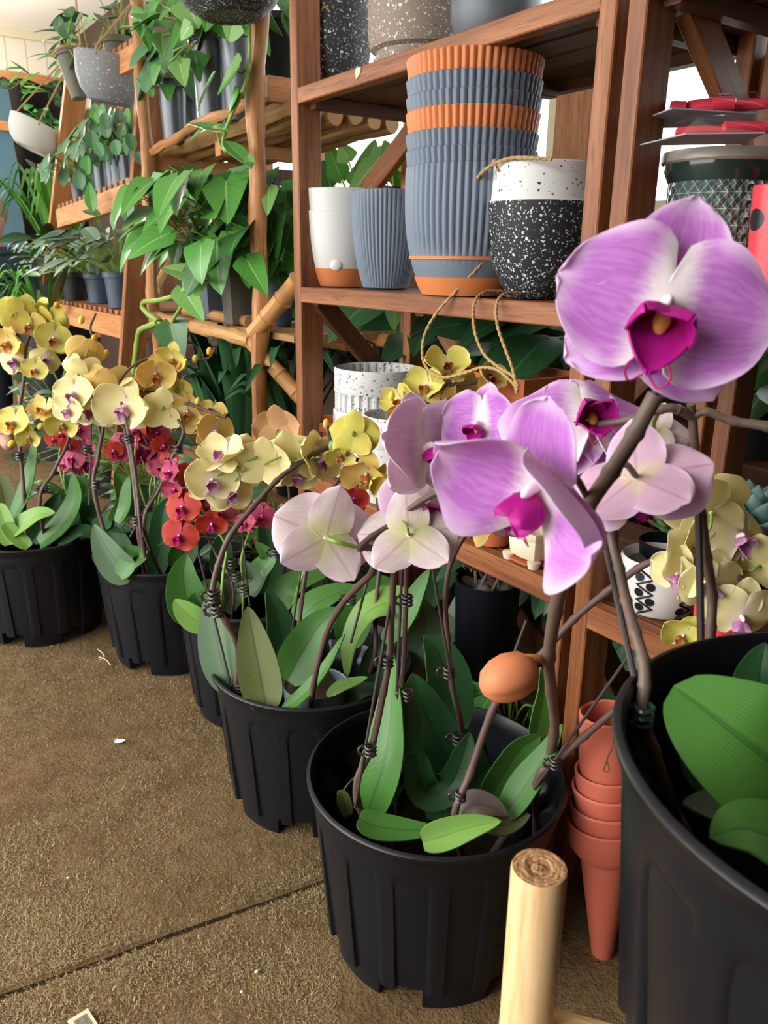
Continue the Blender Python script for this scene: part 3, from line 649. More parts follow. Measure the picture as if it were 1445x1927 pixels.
# black pot of bark mix on the floor behind the shelf rail
c = V((.86, .93, 0)); q = PX(895, 1090, c.x); k = wpx(1, q); 
t = thing('black_pot', 'plain black pot of grey bark mix standing under the lower shelf', 'plant pot', c)
mb = MB(); mb.lathe(pot_prof(50*k, 60*k, q.z+.01, .003, .0, 8, 0, .05), 72, c); mb.build('pot_body', M['black'], t)
def mound(name, c, r, z, mat, par, seed=1, amp=.008):
    rn = random.Random(seed); mb = MB(); pr = [(r*i/10, z) for i in range(11)]
    mb.lathe([(max(.0005, r*(10-i)/10), z) for i in range(11)], 40, c); ph = [(rn.uniform(60, 140), rn.uniform(60, 140), rn.uniform(0, 6)) for _ in range(5)]
    for v in mb.v:
        v.z += amp*sum(math.sin(v.x*a+p)*math.sin(v.y*b+p*2) for a, b, p in ph)/2
    mb.f = [f[::-1] for f in mb.f]; o = mb.build(name, mat, par); return o
mound('bark_mix', c, 56*k, q.z-.004, M['bark'], t)
mb = MB()
for i in range(7):
    a = i*1.1; b = V(c)+V((.02*math.cos(a), .02*math.sin(a), q.z)); e = b+V((-.05*math.cos(a)-.01, .05*math.sin(a), .035+.01*(i % 3)))
    mb.tube(spline([b, (b+e)/2+V((0, 0, .02)), e], 5), .0028, 6)
mb.build('shoots', M['stem_g'], t)
# ------------------------------------------------------------------ right unit
c = base_at(1325, 560, .81, .7605); q = PX(1325, 296, c.x); k = wpx(1, q); h = q.z-.7605
t = thing('glass_jar_pot', 'dark green glazed pot embossed with diamonds, white rim, tool packs on its lid', 'plant pot', c)
tn = NT('diamond_glaze'); uv = tn.sep(tn.coord('UV')); 
u1 = tn.math('MULTIPLY', uv[0], 24.0); v1 = tn.math('MULTIPLY', uv[1], 62.0)
d1 = tn.math('ABSOLUTE', tn.math('SUBTRACT', tn.math('FRACT', tn.math('ADD', u1, v1)), .5)); d2 = tn.math('ABSOLUTE', tn.math('SUBTRACT', tn.math('FRACT', tn.math('SUBTRACT', u1, v1)), .5))
d3 = tn.math('ABSOLUTE', tn.math('SUBTRACT', tn.math('FRACT', v1), .5))
ln = tn.math('MAXIMUM', tn.math('MAXIMUM', tn.math('GREATER_THAN', d1, .465), tn.math('GREATER_THAN', d2, .465)), tn.math('GREATER_THAN', d3, .48))
hgt = tn.math('MINIMUM', tn.math('MINIMUM', d1, d2), .5)
M['diamond'] = tn.end(tn.bsdf(tn.mix(ln, col('#54635f'), col('#9fb0ae')), .15, tn.bump(hgt, 1.0, .006), .8))
M['glaze'] = m_plain('dark_green_glaze', col('#2e3f3c'), .12, .7, .2, 20); M['ivory'] = m_plain('ivory_rim', col('#b4b0a6'), .3, .5, .05)
mb = MB(); mb.lathe([(.001, 0), (82*k, 0), (90*k, .005), (90*k, h-.028)], 96, c); mb.build('pot_body', M['diamond'], t)
mb = MB(); mb.lathe([(90*k, h-.028), (92*k, h-.026), (100*k, h-.016), (101*k, h-.010)], 96, c); mb.build('shoulder', M['glaze'], t)
mb = MB(); mb.lathe([(101*k, h-.010), (107*k, h-.008), (108*k, h-.002), (105*k, h+.002), (90*k, h+.002), (88*k, h-.004), (.001, h-.004)], 96, c); mb.build('rim', M['ivory'], t)
zj = .7605+h+.002
tc = NT('clear_blister'); gl = tc.n('ShaderNodeBsdfGlossy', Roughness=.05); tr = tc.n('ShaderNodeBsdfTransparent'); mx = tc.n('ShaderNodeMixShader'); mx.inputs[0].default_value = .14
tc.t.links.new(tr.outputs[0], mx.inputs[1]); tc.t.links.new(gl.outputs[0], mx.inputs[2]); M['blister'] = tc.end(mx.outputs[0])
M['card'] = m_plain('grey_card', col('#8f8a92'), .6, .3, .05); M['redpl'] = m_plain('red_plastic', col('#cc3448'), .35, .5, .05); M['orpl'] = m_plain('orange_plastic_knob', col('#e08a2a'), .4, .4, .05)
def pack(pts, z, label, tools, group=None):
    """flat card with four corners given as pixels on the plane z, red tools under a clear blister"""
    cs = [PZ(x, y, z+dz) for x, y, dz in pts]; ce_ = sum(cs, V())/4
    t = thing('tool_pack', label, 'blister pack', ce_, group)
    n = (cs[1]-cs[0]).cross(cs[2]-cs[1]).normalized(); n = n if n.z > 0 else -n
    mb = MB(); lo = [v-n*.0014 for v in cs]; mb.add(cs+lo, [(0, 1, 2, 3), (7, 6, 5, 4)]+[(i, 4+i, 4+(i+1) % 4, (i+1) % 4) for i in range(4)]); mb.build('card', M['card'], t, 0)
    ax = (cs[1]-cs[0]); ay = (cs[3]-cs[0])
    g = lambda u, v, hgt=0: cs[0]+ax*u+ay*v+n*hgt
    for mt, u0, v0, u1, v1, r0, r1 in tools:
        p, q = g(u0, v0, max(r0, r1)+.001), g(u1, v1, max(r0, r1)+.001)
        mb = MB(); mb.tube([p, p.lerp(q, .05), p.lerp(q, .3), p.lerp(q, .6), p.lerp(q, .95), q], [r0*.6, r0, r0*1.1, lerp(r0, r1, .6), r1, r1*.6], 12); mb.build('tool', M[mt], t)
    rows = []
    for i in range(11):
        for_ = []
        for j in range(9):
            u, v = .08+.84*i/10, .1+.8*j/8; e = min(1, 8*min(i/10, 1-i/10))*min(1, 6*min(j/8, 1-j/8)); for_.append((g(u, v, .0006+.017*e), (u, v)))
        rows.append(for_)
    mb = MB(); mb.sheet(rows); mb.build('blister', M['blister'], t)
    return t
pack([(1200, 272, 0), (1395, 268, 0), (1440, 248, .0), (1290, 250, 0)], zj+.003, 'red tool blister pack lying directly on the ivory jar rim', [('redpl', .2, .35, .8, .35, .005, .006), ('redpl', .5, .62, .95, .6, .006, .005)])
pack([(1165, 240, .002), (1385, 236, .0), (1425, 212, .002), (1265, 202, .004)], zj+.028, 'red hand tool blister pack on top of the other pack', [('redpl', .2, .5, .34, .5, .007, .007), ('redpl', .36, .42, .95, .6, .008, .005), ('redpl', .42, .75, .6, .75, .006, .006)])
pack([(1300, 238, .0), (1400, 262, -.0), (1470, 255, 0), (1440, 232, .0)], zj+.052, 'clear pack with small orange fittings leaning across the tool packs', [('orpl', .45, .5, .55, .5, .005, .005), ('orpl', .7, .3, .78, .3, .004, .004)])
c = base_at(1462, 470, .79, .7605); q = PX(1462, 352, .79); k = wpx(1, q)
tn = NT('red_black_blobs'); o = tn.coord('Object'); v = tn.n('ShaderNodeTexVoronoi', Scale=26.0); tn.set(v.inputs['Vector'], o); v2 = tn.n('ShaderNodeTexVoronoi', Scale=20.0); tn.set(v2.inputs['Vector'], tn.mapping(o, (1.3, 1, 1)))
M['ladyb'] = tn.end(tn.bsdf(tn.mix(tn.math('LESS_THAN', v.outputs['Distance'], .32), tn.mix(tn.math('LESS_THAN', v2.outputs['Distance'], .16), col('#d4404a'), col('#3c6ec0')), col('#1c1a1c')), .35))
t = thing('painted_pot', 'red painted pot with black and blue blobs next to the diamond jar', 'plant pot', c)
mb = MB(); mb.lathe(pot_prof(46*k, 58*k, q.z-.7605, .003), 72, c); mb.build('pot_body', M['ladyb'], t)
# lower level of the right unit
ZB = .4155
c = base_at(1235, 1150, .765, ZB); q = PX(1235, 1040, c.x); k = wpx(1, q); h = q.z-ZB
M['whitepaint'] = m_plain('white_paint', col('#d8d6d2'), .55, .3, .06, 30); M['inkpaint'] = m_plain('black_paint', col('#17161a'), .5, .3, .05)
t = thing('zigzag_pot', 'white painted pot with black zigzags and dots at the shelf end', 'plant pot', c)
mb = MB(); mb.lathe([(60*k, 0), (64*k, .002), (74*k, h*.35), (79*k, h*.7), (76*k, h-.004), (73*k, h), (69*k, h-.003), (66*k, h*.7), (.001, h*.69)], 96, c); mb.build('pot_body', M['whitepaint'], t)
zr_ = lambda z: (lerp(64, 74, z/(h*.35)) if z < h*.35 else lerp(74, 79, (z-h*.35)/(h*.35)) if z < h*.7 else lerp(79, 76, (z-h*.7)/(h*.3)))*k
sp_ = lambda a, z, e=.0004: c+V(((zr_(z)+e)*math.cos(a), (zr_(z)+e)*math.sin(a), z)); mb = MB()
for q_ in range(6):
    a0 = math.radians(196+60*q_); da = .20; zz_ = [h*(.05+.88*i/6) for i in range(7)]; pts = [sp_(a0+(da if i % 2 else -da), z) for i, z in enumerate(zz_)]
    fine = [sp_(lerp(a0+(da if i % 2 else -da), a0+(da if (i+1) % 2 else -da), u/6), lerp(zz_[i], zz_[i+1], u/6)) for i in range(6) for u in range(6)]+[pts[-1]]
    mb.tube(fine, .0013, 6)
    for i in range(7):      # a dot in every bay
        ad, zd = a0+(-da*.55 if i % 2 else da*.55)*1.25, zz_[i]; r_ = .0052
        if zd+r_ > h*.97 or zd-r_ < 0: continue
        vs = [sp_(ad, zd, .0011)]+[sp_(ad+r_*math.cos(x)/zr_(zd), zd+r_*math.sin(x), .0011) for x in [2*math.pi*m/14 for m in range(14)]]; mb.add(vs, [(0, 1+m, 1+(m+1) % 14) for m in range(14)])
mb.build('painted_zigzag', M['inkpaint'], t)
mound('soil', c, 66*k, h*.80, M['bark'], t, 3, .004)
def rosette(name, label, c, rad, n, mat, seed, up=.5, group=None):
    t = thing(name, label, 'succulent', c, group); rn = random.Random(seed)
    for i in range(n):
        a = i*2.39996; u = i/n; el = lerp(1.3, .15, u)*up+.1; L = rad*lerp(.45, 1.0, u**.6)
        d = V((math.cos(a)*math.cos(el), math.sin(a)*math.cos(el), math.sin(el))); s_ = V((-math.sin(a), math.cos(a), 0)); nn = s_.cross(d); nn = nn if nn.z > 0 else -nn
        rows = []
        mb = MB(); pp = [c+d*L*x+nn*(L*.12*x*x) for x in (.05, .25, .5, .75, .9, 1.0)]; rr = [.3, .6, .95, .9, .5, .05]; w_ = L*.2
        vs = []
        for p, r in zip(pp, rr):
            for j in range(8): an = 2*math.pi*j/8; vs.append(p+s_*math.cos(an)*r*w_+nn*math.sin(an)*r*w_*.42)
        mb.add(vs, [(k*8+j, k*8+(j+1) % 8, k*8+8+(j+1) % 8, k*8+8+j) for k in range(5) for j in range(8)], [(0, 0)]*len(vs)); mb.build('leaf', M[mat], t)
    return t
c2 = V((c.x+.055, c.y-.005, ZB+h+.012)); rosette('succulent', 'small green rosette succulent behind the zigzag pot rim', V(PX(1262, 1000, .80)), .036, 26, 'succ', 5, .75)
t2c = V((.86, .47, ZB)); q = PX(1410, 985, .86); t = thing('black_pot', 'small black pot under the blue-grey succulent on the right unit', 'plant pot', (q.x, q.y, ZB))
mb = MB(); mb.lathe(pot_prof(.034, .045, q.z-ZB-.02, .002), 48, (q.x, q.y, ZB)); mb.build('pot_body', M['black'], t)
rosette('succulent', 'blue-grey pointed succulent next to the brown posts', q+V((0, 0, -.012)), .085, 34, 'succ_b', 6, .95)
q = PX(1262, 1010, .80); t = thing('black_pot', 'low black pot under the small green rosette succulent', 'plant pot', (q.x, q.y, ZB)); mb = MB(); mb.lathe(pot_prof(.028, .036, q.z-ZB-.006, .002), 48, (q.x, q.y, ZB)); mb.build('pot_body', M['black'], t)
c = base_at(1352, 1195, .735, ZB); q = PX(1352, 1125, .735); k = wpx(1, q)
t = thing('painted_pot', 'small red pot with black and blue blobs behind the pale yellow blooms', 'plant pot', c); mb = MB(); mb.lathe(pot_prof(.022, .03, q.z-ZB, .002), 48, c); mb.build('pot_body', M['ladyb'], t)
# ------------------------------------------------------------------ foreground: dowel stand, terracotta stack, bits on the carpet
dz = ZC((.305, .27, .455)); d0 = P(1015, 1632, .48); dx_, dy_ = d0.x, d0.y; ztop = d0.z; RD = 53*.48/F
PC6 = V((.42, .125, .333)); st = thing('plant_stand', 'pale wooden dowel stand carrying the big raised pot', 'plant stand', (PC6.x, PC6.y, 0))
tn = NT('dowel_pine'); o = tn.coord('Object'); mp = tn.mapping(o, (1, 1, .09)); n = tn.noise(mp, 130, 4, .6); n2 = tn.noise(tn.mapping(o, (1, 1, .3)), 22, 3)
M['dowel'] = tn.end(tn.bsdf(tn.mix(tn.math('MULTIPLY', n2, .6), tn.ramp(n, [(.35, col('#c79e6e')), (.5, col('#d9b88a')), (.7, col('#e2c79e'))]), col('#d2a878')), .5, tn.bump(n, .25, .001), .3))
tn = NT('end_grain'); o = tn.coord('UV'); s = tn.sep(o); r = tn.math('ADD', tn.math('MULTIPLY', s[0], 1.0), tn.math('MULTIPLY', tn.noise(tn.coord('Object'), 90, 3), .5)); f = tn.math('FRACT', tn.math('MULTIPLY', r, 5.0))
M['endgrain'] = tn.end(tn.bsdf(tn.ramp(f, [(.2, col('#9a6c48')), (.5, col('#d2a878')), (.8, col('#bb8a5c'))]), .8, tn.bump(tn.noise(tn.coord('Object'), 260, 4, .8), .8, .004)))
off = V((dx_-PC6.x, dy_-PC6.y, 0)); zr = PC6.z-.001
for k_ in range(4):
    a = Matrix.Rotation(k_*math.pi/2, 3, 'Z') @ off; b = V((PC6.x+a.x, PC6.y+a.y, 0)); rn = random.Random(k_)
    mb = MB(); mb.lathe([(RD*.94, 0), (RD, .002), (RD, ztop-.002), (RD*.955, ztop)], 40, b); lg = mb.build('leg', M['dowel'], st)
    mb = MB(); vs = [b+V((0, 0, ztop-.0012))]; uv = [(0, 0)]; fs = []; nr, na = 12, 40
    for i in range(1, nr+1):
        for j in range(na):
            an = 2*math.pi*j/na; rr = RD*.957*i/nr
            z = ztop+rn.uniform(-.0006, .0006)-(.0015*math.exp(-((i-4)/1.5)**2)) if i < nr else ztop
            vs.append(b+V((rr*math.cos(an), rr*math.sin(an), z))); uv.append((i/nr, j/na))
    fs = [(0, 1+j, 1+(j+1) % na) for j in range(na)]+[(1+(i-1)*na+j, 1+i*na+j, 1+i*na+(j+1) % na, 1+(i-1)*na+(j+1) % na) for i in range(1, nr) for j in range(na)]
    mb.add(vs, fs, uv); mb.build('end_grain', M['endgrain'], lg, 60)
for k_ in range(2):
    a = Matrix.Rotation(k_*math.pi/2, 3, 'Z') @ off; a = a*(1-RD*.8/a.length); mb = MB(); z = zr-.014-(.0 if k_ == 0 else .0)
    mb.beam(V((PC6.x+a.x, PC6.y+a.y, z)), V((PC6.x-a.x, PC6.y-a.y, z)), .034, .028, (0, 0, 1), .001); mb.build('cross_rail', M['pine'], st)
# stack of terracotta plastic pots (an upright long pot with short ones nested)
tops = PX(1140, 1330, .645); bot = PX(1146, 1735, .62)
axis = (tops-bot).normalized()
b0 = V((bot.x, bot.y, 0))
top = PX(1146, 1350, .66); axv = (top-V((top.x+.002, top.y-.03, 0))).normalized()
Rt = MB()
q0 = V((top.x+.004, top.y-.025, 0.0)); Lg = (top-q0).length; ax = (top-q0)/Lg
RM = ax.to_track_quat('Z', 'Y').to_matrix()
kk = ZC(top)/F
g = 'terracotta plastic pots nested in the tilted stack'
t = thing('terracotta_pot', 'long tapered plastic terracotta pot, lowest of the tilted stack', 'plant pot', q0, g)
mb = MB(); mb.lathe([(.001, 0), (.012, 0), (.013, .002), (50*kk, Lg*.47), (50*kk-.002, Lg*.47), (.011, .004), (.001, .004)], 64, q0, None, RM); mb.build('pot_body', M['terrapl'], t)
lbs = ['plastic terracotta pot just above the long tapered one in the tilted stack', 'plastic terracotta pot second above the long tapered one in the tilted stack', 'plastic terracotta pot second below the open topmost one in the tilted stack', 'plastic terracotta pot just below the open topmost one in the tilted stack', 'open plastic terracotta pot topmost of the tilted stack, with an empty wire hook']
tz = [Lg*f for f in (.60, .665, .73, .795, 1.02)]
for i, lb in enumerate(lbs):
    zt = tz[i]; hgt = Lg*(.15, .15, .15, .15, .30)[i]; rt = (76, 71, 66, 61, 55)[i]*kk; rb_ = rt*(.72 if i < 4 else .8)
    t = thing('terracotta_pot', lb, 'plant pot', q0+ax*(zt-hgt), g); mb = MB()
    mb.lathe([(.001, zt-hgt), (rb_, zt-hgt), (rt*.90, zt-hgt+.012), (rt*.97, zt-hgt+.035), (rt, zt-.002), (rt-.002, zt), (rt-.004, zt-.002), (rt*.9, zt-hgt+.03), (rb_*.95, zt-hgt+.004), (.001, zt-hgt+.004)], 64, q0, lambda r, z, a, j: r*(1+.02*math.cos(2*a+1)), RM); mb.build('pot_body', M['terrapl'], t)
hk = spline([PX(1162, 1372, .622), PX(1154, 1392, .618), PX(1152, 1408, .616), PX(1143, 1426, .614), PX(1140, 1438, .613), PX(1135, 1450, .612), PX(1146, 1450, .612), PX(1142, 1432, .614)], 5)
mb = MB(); mb.tube(hk, .0007, 6); mb.build('wire_hook', M['stake'], t)
# bits on the carpet
p = PZ(240, 1394, .001); mb = MB(); rows = []
for i in range(9):
    r = []
    for j in range(5):
        u, v = i/8, j/4-.5; a = lerp(-.9, 1.0, u); rr = .0125+v*.011*math.sin(math.pi*(u*.9+.05)); r.append((p+V((rr*math.cos(a+3.6)-.004, rr*math.sin(a+3.6)+.008, .0015+.006*v*v+.004*u*u)), (u, v)))
    rows.append(r)
mb.sheet(rows, .0006); M['whitep'] = m_plain('white_petal', col('#e8e8ee'), .6, .2, .05)
tag(mb.build('fallen_petal', M['whitep'], None, 60, org=p), 'curled white fallen petal lying on the brown carpet', 'petal')
cs = [PZ(x, y, .002) for x, y in ((126, 1921), (165, 1897), (200, 1952), (160, 1975))]; ce_ = sum(cs, V())/4
t = thing('barcode_label', 'cream paper price label with a barcode lying on the carpet', 'label', ce_)
mb = MB(); lo = [v-V((0, 0, .0006)) for v in cs]; mb.add(cs+lo, [(3, 2, 1, 0), (4, 5, 6, 7)]+[((i+1) % 4, 4+(i+1) % 4, 4+i, i)[::-1] for i in range(4)]); M['paper'] = m_plain('cream_paper', col('#cfc6a8'), .7, .2, .04); mb.build('paper', M['paper'], t, 0)
mb = MB(); ax_, ay_ = cs[1]-cs[0], cs[3]-cs[0]; rn = random.Random(3); u = .2
while u < .82:
    w_ = rn.choice((.012, .02, .03)); q = [cs[0]+ax_*(.0)+ax_*uu+ay_*v_+V((0, 0, .0003)) for uu, v_ in ((u, .12), (u+w_, .12), (u+w_, .5), (u, .5))]; mb.add(q, [(3, 2, 1, 0)]); u += w_+rn.choice((.012, .02))
M['ink'] = m_plain('grey_ink', col('#6a6860'), .7, .1, .05); mb.build('barcode', M['ink'], t, 0)
for i, (x, y, r, mt, lb) in enumerate([(128, 1652, .0022, 'whitep', 'tiny pale seed husk lying on the carpet short of the dark seam'), (483, 1828, .0028, 'whitep', 'pale crumb on the carpet close to the black fluted pot'), (577, 1850, .0024, 'terra', 'tiny terracotta chip on the carpet at the pot foot'), (455, 1866, .002, 'whitep', 'smallest white crumb on the carpet below the pale crumb')]):
    p = PZ(x, y, r*.6); mb = MB(); mb.ball(p, r, r*.7, r*.6, None, 6); tag(mb.build('crumb', M[mt], None, 60, org=p), lb, 'crumb')
for i, pts in enumerate([[(183, 1222), (192, 1228), (196, 1237), (188, 1241)], [(186, 1236), (200, 1242), (208, 1252)]]):
    q = [PZ(x, y, .003) for x, y in pts]; mb = MB(); mb.tube(spline(q, 5), .0009, 6); tag(mb.build('straw_bit', M['paper'], None, 60, org=q[0]), ['hooked pale straw bit on the carpet between two far pots', 'straight pale straw bit on the carpet by the far pot foot'][i], 'straw')
# ------------------------------------------------------------------ big black fluted pots
def fluted(c, label, rot=0.0, R=.152, h=.23, group='black fluted pots in the floor row'):
    c = V(c); t = thing('fluted_pot', label, 'plant pot', c, group); nf = 15; n = nf*14
    prof = []
    rz = lambda z: lerp(R*.845, R*.975, z/h)
    zs = [.026+(h-.012-.026)*i/26 for i in range(27)]
    prof = [(rz(.026)-.012, .030), (rz(.026)-.006, .026)]+[(rz(z), z) for z in zs]+[(R, h-.008), (R+.0015, h-.002), (R, h), (R-.003, h+.0008), (R-.0055, h-.002), (R*.955, h-.02), (R*.83, .03), (.001, .03)]
    zt = h*.80
    def rf(r, z, a, i):
        if 1 <= i < 2+len(zs):
            s = math.cos((a+rot)*nf); k = sstep(-.15, .5, s)        # 1 on the broad ribs, 0 in the flutes
            f = sstep(zt+.012-.010*(1-s)*.0, zt-.022, z) if z > zt-.022 else 1
            f = 1-sstep(zt-.022, zt+.010, z)
            return r-.021*f*(1-k)
        return r
    mb = MB(); mb.lathe(prof, n, c, rf); mb.build('pot_body', M['black'], t, 50)
    for k in range(6):      # foot blocks under the wall
        a0 = rot+k*math.pi/3; mb = MB(); m = 8; vs = []
        for i in range(m+1):
            a = a0+(.62)*(i/m-.5); e = 1
            for r_, z in ((R*.70, 0), (R*.795, 0), (R*.80, .002), (R*.815, .034), (R*.70, .034)): vs.append(c+V((r_*math.cos(a), r_*math.sin(a), z)))
        mb.add(vs, [(i*5+j, i*5+(j+1) % 5, i*5+5+(j+1) % 5, i*5+5+j)[::-1] for i in range(m) for j in range(5)]+[(0, 1, 2, 3, 4), tuple(m*5+j for j in (4, 3, 2, 1, 0))]); mb.build('foot', M['black'], t)
    mound('potting_soil', c, R*.87, .085, M['soil'], t, int(abs(c.x)*1000))
    return t
PC = [None, V((.517, .63, 0)), V((.533, .955, 0)), V((.575, 1.2455, 0)), V((.522, 1.534, 0)), V((.318, 1.815, 0))]
fluted(PC[1], 'black fluted pot behind the pale dowel, with tall strap leaves and clipped stems', .1)
fluted(PC[2], 'black fluted pot with a clear inner pot edge showing at its rim', .3)
fluted(PC[3], 'black fluted pot mostly hidden by its neighbours, under the red-orange blooms', .2, .1395)
fluted(PC[4], 'black fluted pot with a grey-green leaf leaning over its rim, under yellow blooms', .05)
fluted(PC[5], 'black fluted pot at the far end of the row, a pale leaf lolling inside', .25)
p6 = fluted(PC6+V((0, 0, .002)), 'black fluted pot raised on the pale wooden stand, with the broadest leaf', .35, .152, .23, 'black fluted pots in the floor row')
# ------------------------------------------------------------------ flowers: shared meshes, one object per petal
TM = {}
def tepal(L, W, p, q, cup, tipbend, ripple, seed, nu=9, nv=13, th=.0035, fold=0.0):
    rn = random.Random(seed); ph = [rn.uniform(0, 6) for _ in range(4)]; rows = []
    for j in range(nv):
        s_ = j/(nv-1); v = 1-(1-s_)**1.9; w = W*(max(0.0, math.sin(math.pi*min(1, (v*.994+.004))**p)))**q+.012*(1-v)
        r = []
        for i in range(nu):
            u = 2*i/(nu-1)-1
            y = L*v*(1-.05*u*u*(1-v))-(.05*L*u*u*v*v)
            z = cup*(u*u)*W*math.sin(math.pi*v*.9)+tipbend*L*v*v+ripple*W*u*u*u*u*math.sin(v*9+ph[0]+u*2)+ripple*W*.4*math.sin(u*4+ph[1])*v+fold*abs(u)*w
            r.append((V((u*w, y, z)), (.5+.5*u, v)))
        rows.append(r)
    return rows
def tmesh(key, rows, mats, th=.004, M4=None):
    if key in TM: return TM[key]
    mb = MB(); mb.sheet([[(M4 @ p if M4 else p, t) for p, t in r] for r in rows], th, 0, 1)
    o = mb.build('tmp', mats); me = o.data; bpy.data.objects.remove(o); TM[key] = me; return me
def rot2(a, tilt=0.0, z=0.0):       # a: clockwise from straight up in the flower's face
    return Matrix.Translation((0, 0, z)) @ Matrix.Rotation(-math.radians(a), 4, 'Z') @ Matrix.Rotation(math.radians(tilt), 4, 'X')
M['callus'] = m_plain('orange_throat', col('#c8823c'), .5, .3, .3, 40)
LIPS = {'pink': 'lip', 'pale': 'lip', 'cream': 'lip_p', 'yellow': 'lip_o', 'amber': 'lip_o', 'red': 'lip_r', 'rose': 'lip_r', 'peach': 'lip_o'}
def flower_meshes(kind, var, res):
    key = (kind, var, res)
    if key in TM: return TM[key]
    f, b = M['petal_'+kind] if False else M[kind], M.get(kind+'_b', M[kind]); out = []; rn = random.Random(hash((len(kind), var)) % 999+var)
    nu, nv = (13, 17) if res else (7, 9); th = .006
    cup = {0: .10, 1: .34, 2: -.25, 3: .75}[var % 4]; tb = {0: -.05, 1: .16, 2: -.22, 3: .38}[var % 4]
    for a, nm in ((0, 'sepal'), (132, 'sepal'), (-132, 'sepal')):
        r = tepal((.57 if var >= 4 else .50) if a == 0 else .47, .225 if var >= 4 else .205, .76, .43, .12, min(tb, .1)*.6-.10, .06, var*7+a+200, nu, nv); out.append((nm, tmesh((key, nm, a), r, [f, b], th, rot2(a, -4, -.035))))
    for a in ((85, -85) if var >= 4 else (81, -81)):
        r = tepal(.5, .325 if var >= 4 else .345, .66, .42, cup, tb, .07, var*11+a+200, nu, nv); out.append(('petal', tmesh((key, 'petal', a), r, [f, b], th, rot2(a, -3, .004))))
    lm = M[LIPS[kind]]; mb = MB()          # lip: two side lobes and a pointed mid lobe
    mid = tepal(.25, .10, .62, .6, .35, .1, .05, 3, 9, 11); T = Matrix.Translation((0, -.03, .03)) @ Matrix.Rotation(math.radians(180), 4, 'Z') @ Matrix.Rotation(math.radians(22), 4, 'X')
    mb.sheet([[(T @ p, t) for p, t in r] for r in mid], .008)
    for s in (1, -1):
        sd = tepal(.19, .085, .8, .55, .9, .35, .05, 4, 7, 9); T = Matrix.Translation((.02*s, -.03, .03)) @ Matrix.Rotation(math.radians(-62*s), 4, 'Z') @ Matrix.Rotation(math.radians(62), 4, 'X') @ Matrix.Rotation(math.radians(40*s), 4, 'Y')
        mb.sheet([[(T @ p, t) for p, t in r] for r in sd], .008)
        mb.tube(spline([V((.01*s, -.25, .115)), V((.05*s, -.285, .13)), V((.075*s, -.25, .16)), V((.055*s, -.21, .17))], 4), .004, 5)
    mb.ball((0, -.055, .075), .03, .05, .022, None, 8, 1)
    if var >= 4: mb.v = [V((p.x*1.28, p.y*1.3, p.z*1.05)) for p in mb.v]
    o = mb.build('tmp', [lm, M['callus']]); me = o.data; bpy.data.objects.remove(o); out.append(('lip', me))
    mb = MB(); mb.ball((0, .012, .055), .028, .034, .06, None, 8); mb.tube([V((0, 0, -.06)), V((0, 0, .0)), V((0, .01, .05))], [.022, .03, .026], 8)
    o = mb.build('tmp', M['column']); me = o.data; bpy.data.objects.remove(o); TM[key] = (me, out); return TM[key]
def add_flower(root, kind, pos, n, up, size, var=0, res=False, label=None):
    core, bits = flower_meshes(kind, var, res)
    z = V(n).normalized(); x = V(up).cross(z).normalized(); y = z.cross(x)
    o = bpy.data.objects.new('flower', core); COL.objects.link(o); o.parent = root
    m3 = Matrix((x, y, z)).transposed().to_4x4(); o.matrix_local = Matrix.Translation(V(pos)-ORG[root.name]) @ m3 @ Matrix.Scale(size, 4)
    if label: o['label'] = label
    for nm, me in bits:
        c = bpy.data.objects.new(nm, me); COL.objects.link(c); c.parent = o
    return o
def add_bud(root, p, L, d, mat, name='bud'):
    d = V(d).normalized(); R_ = d.to_track_quat('Y', 'Z').to_matrix(); prof = [(.001, -.48), (.2, -.46), (.34, -.32), (.40, -.06), (.37, .18), (.27, .38), (.12, .48), (.001, .51)] if name == 'bud' and mat == 'bud' else [(.001, -.5), (.16, -.47), (.31, -.3), (.37, -.05), (.33, .22), (.2, .42), (.07, .5), (.001, .51)]
    mb = MB(); mb.lathe([(r*L, z*L) for r, z in prof], 30, p, lambda r, z, a, i: r*(1-.13*abs(math.sin(a*1.5+.5))**10), R_ @ Matrix.Rotation(-math.pi/2, 3, 'X')); return mb.build(name, M[mat], root)
def leaf_rows(pts, w, nrm, fold=.25, tilt=0.0, p=.62, q=.62, n=22, nu=7, twist=0.0, base=.35):
    pp = spline(pts, max(3, n//max(1, len(pts)-1))); m = len(pp); rows = []; nrm = V(nrm).normalized()
    for i, c in enumerate(pp):
        v = i/(m-1); t = (pp[min(i+1, m-1)]-pp[max(i-1, 0)]).normalized(); s = t.cross(nrm); s = s.normalized() if s.length > .05 else t.orthogonal().normalized()
        R_ = Matrix.Rotation(math.radians(tilt+twist*v), 3, t); s = R_ @ s; nn = s.cross(t).normalized()
        ww = w*.5*max(base*(1-v)**2, math.sin(math.pi*min(.9995, v*.97+.03)**p)**q) if v < .999 else w*.004
        rows.append([(c+s*u*ww+nn*(abs(u)**1.3)*ww*fold, (.5+.5*u, v)) for u in [2*k/(nu-1)-1 for k in range(nu)]])
    return rows
def add_leaf(root, pts, w, nrm, mat='ol', back=None, name='leaf', label=None, th=.0016, **kw):
    mb = MB(); mb.sheet(leaf_rows(pts, w, nrm, **kw), th, 0, 1); o = mb.build(name, [M[mat], M[back or mat]], root, 60)
    if label: o['label'] = label
    return o
def orchid(label, base, group=None, name='orchid'):
    return thing(name, label, 'orchid', base, group)
TOC = CV(0, .35, 1)
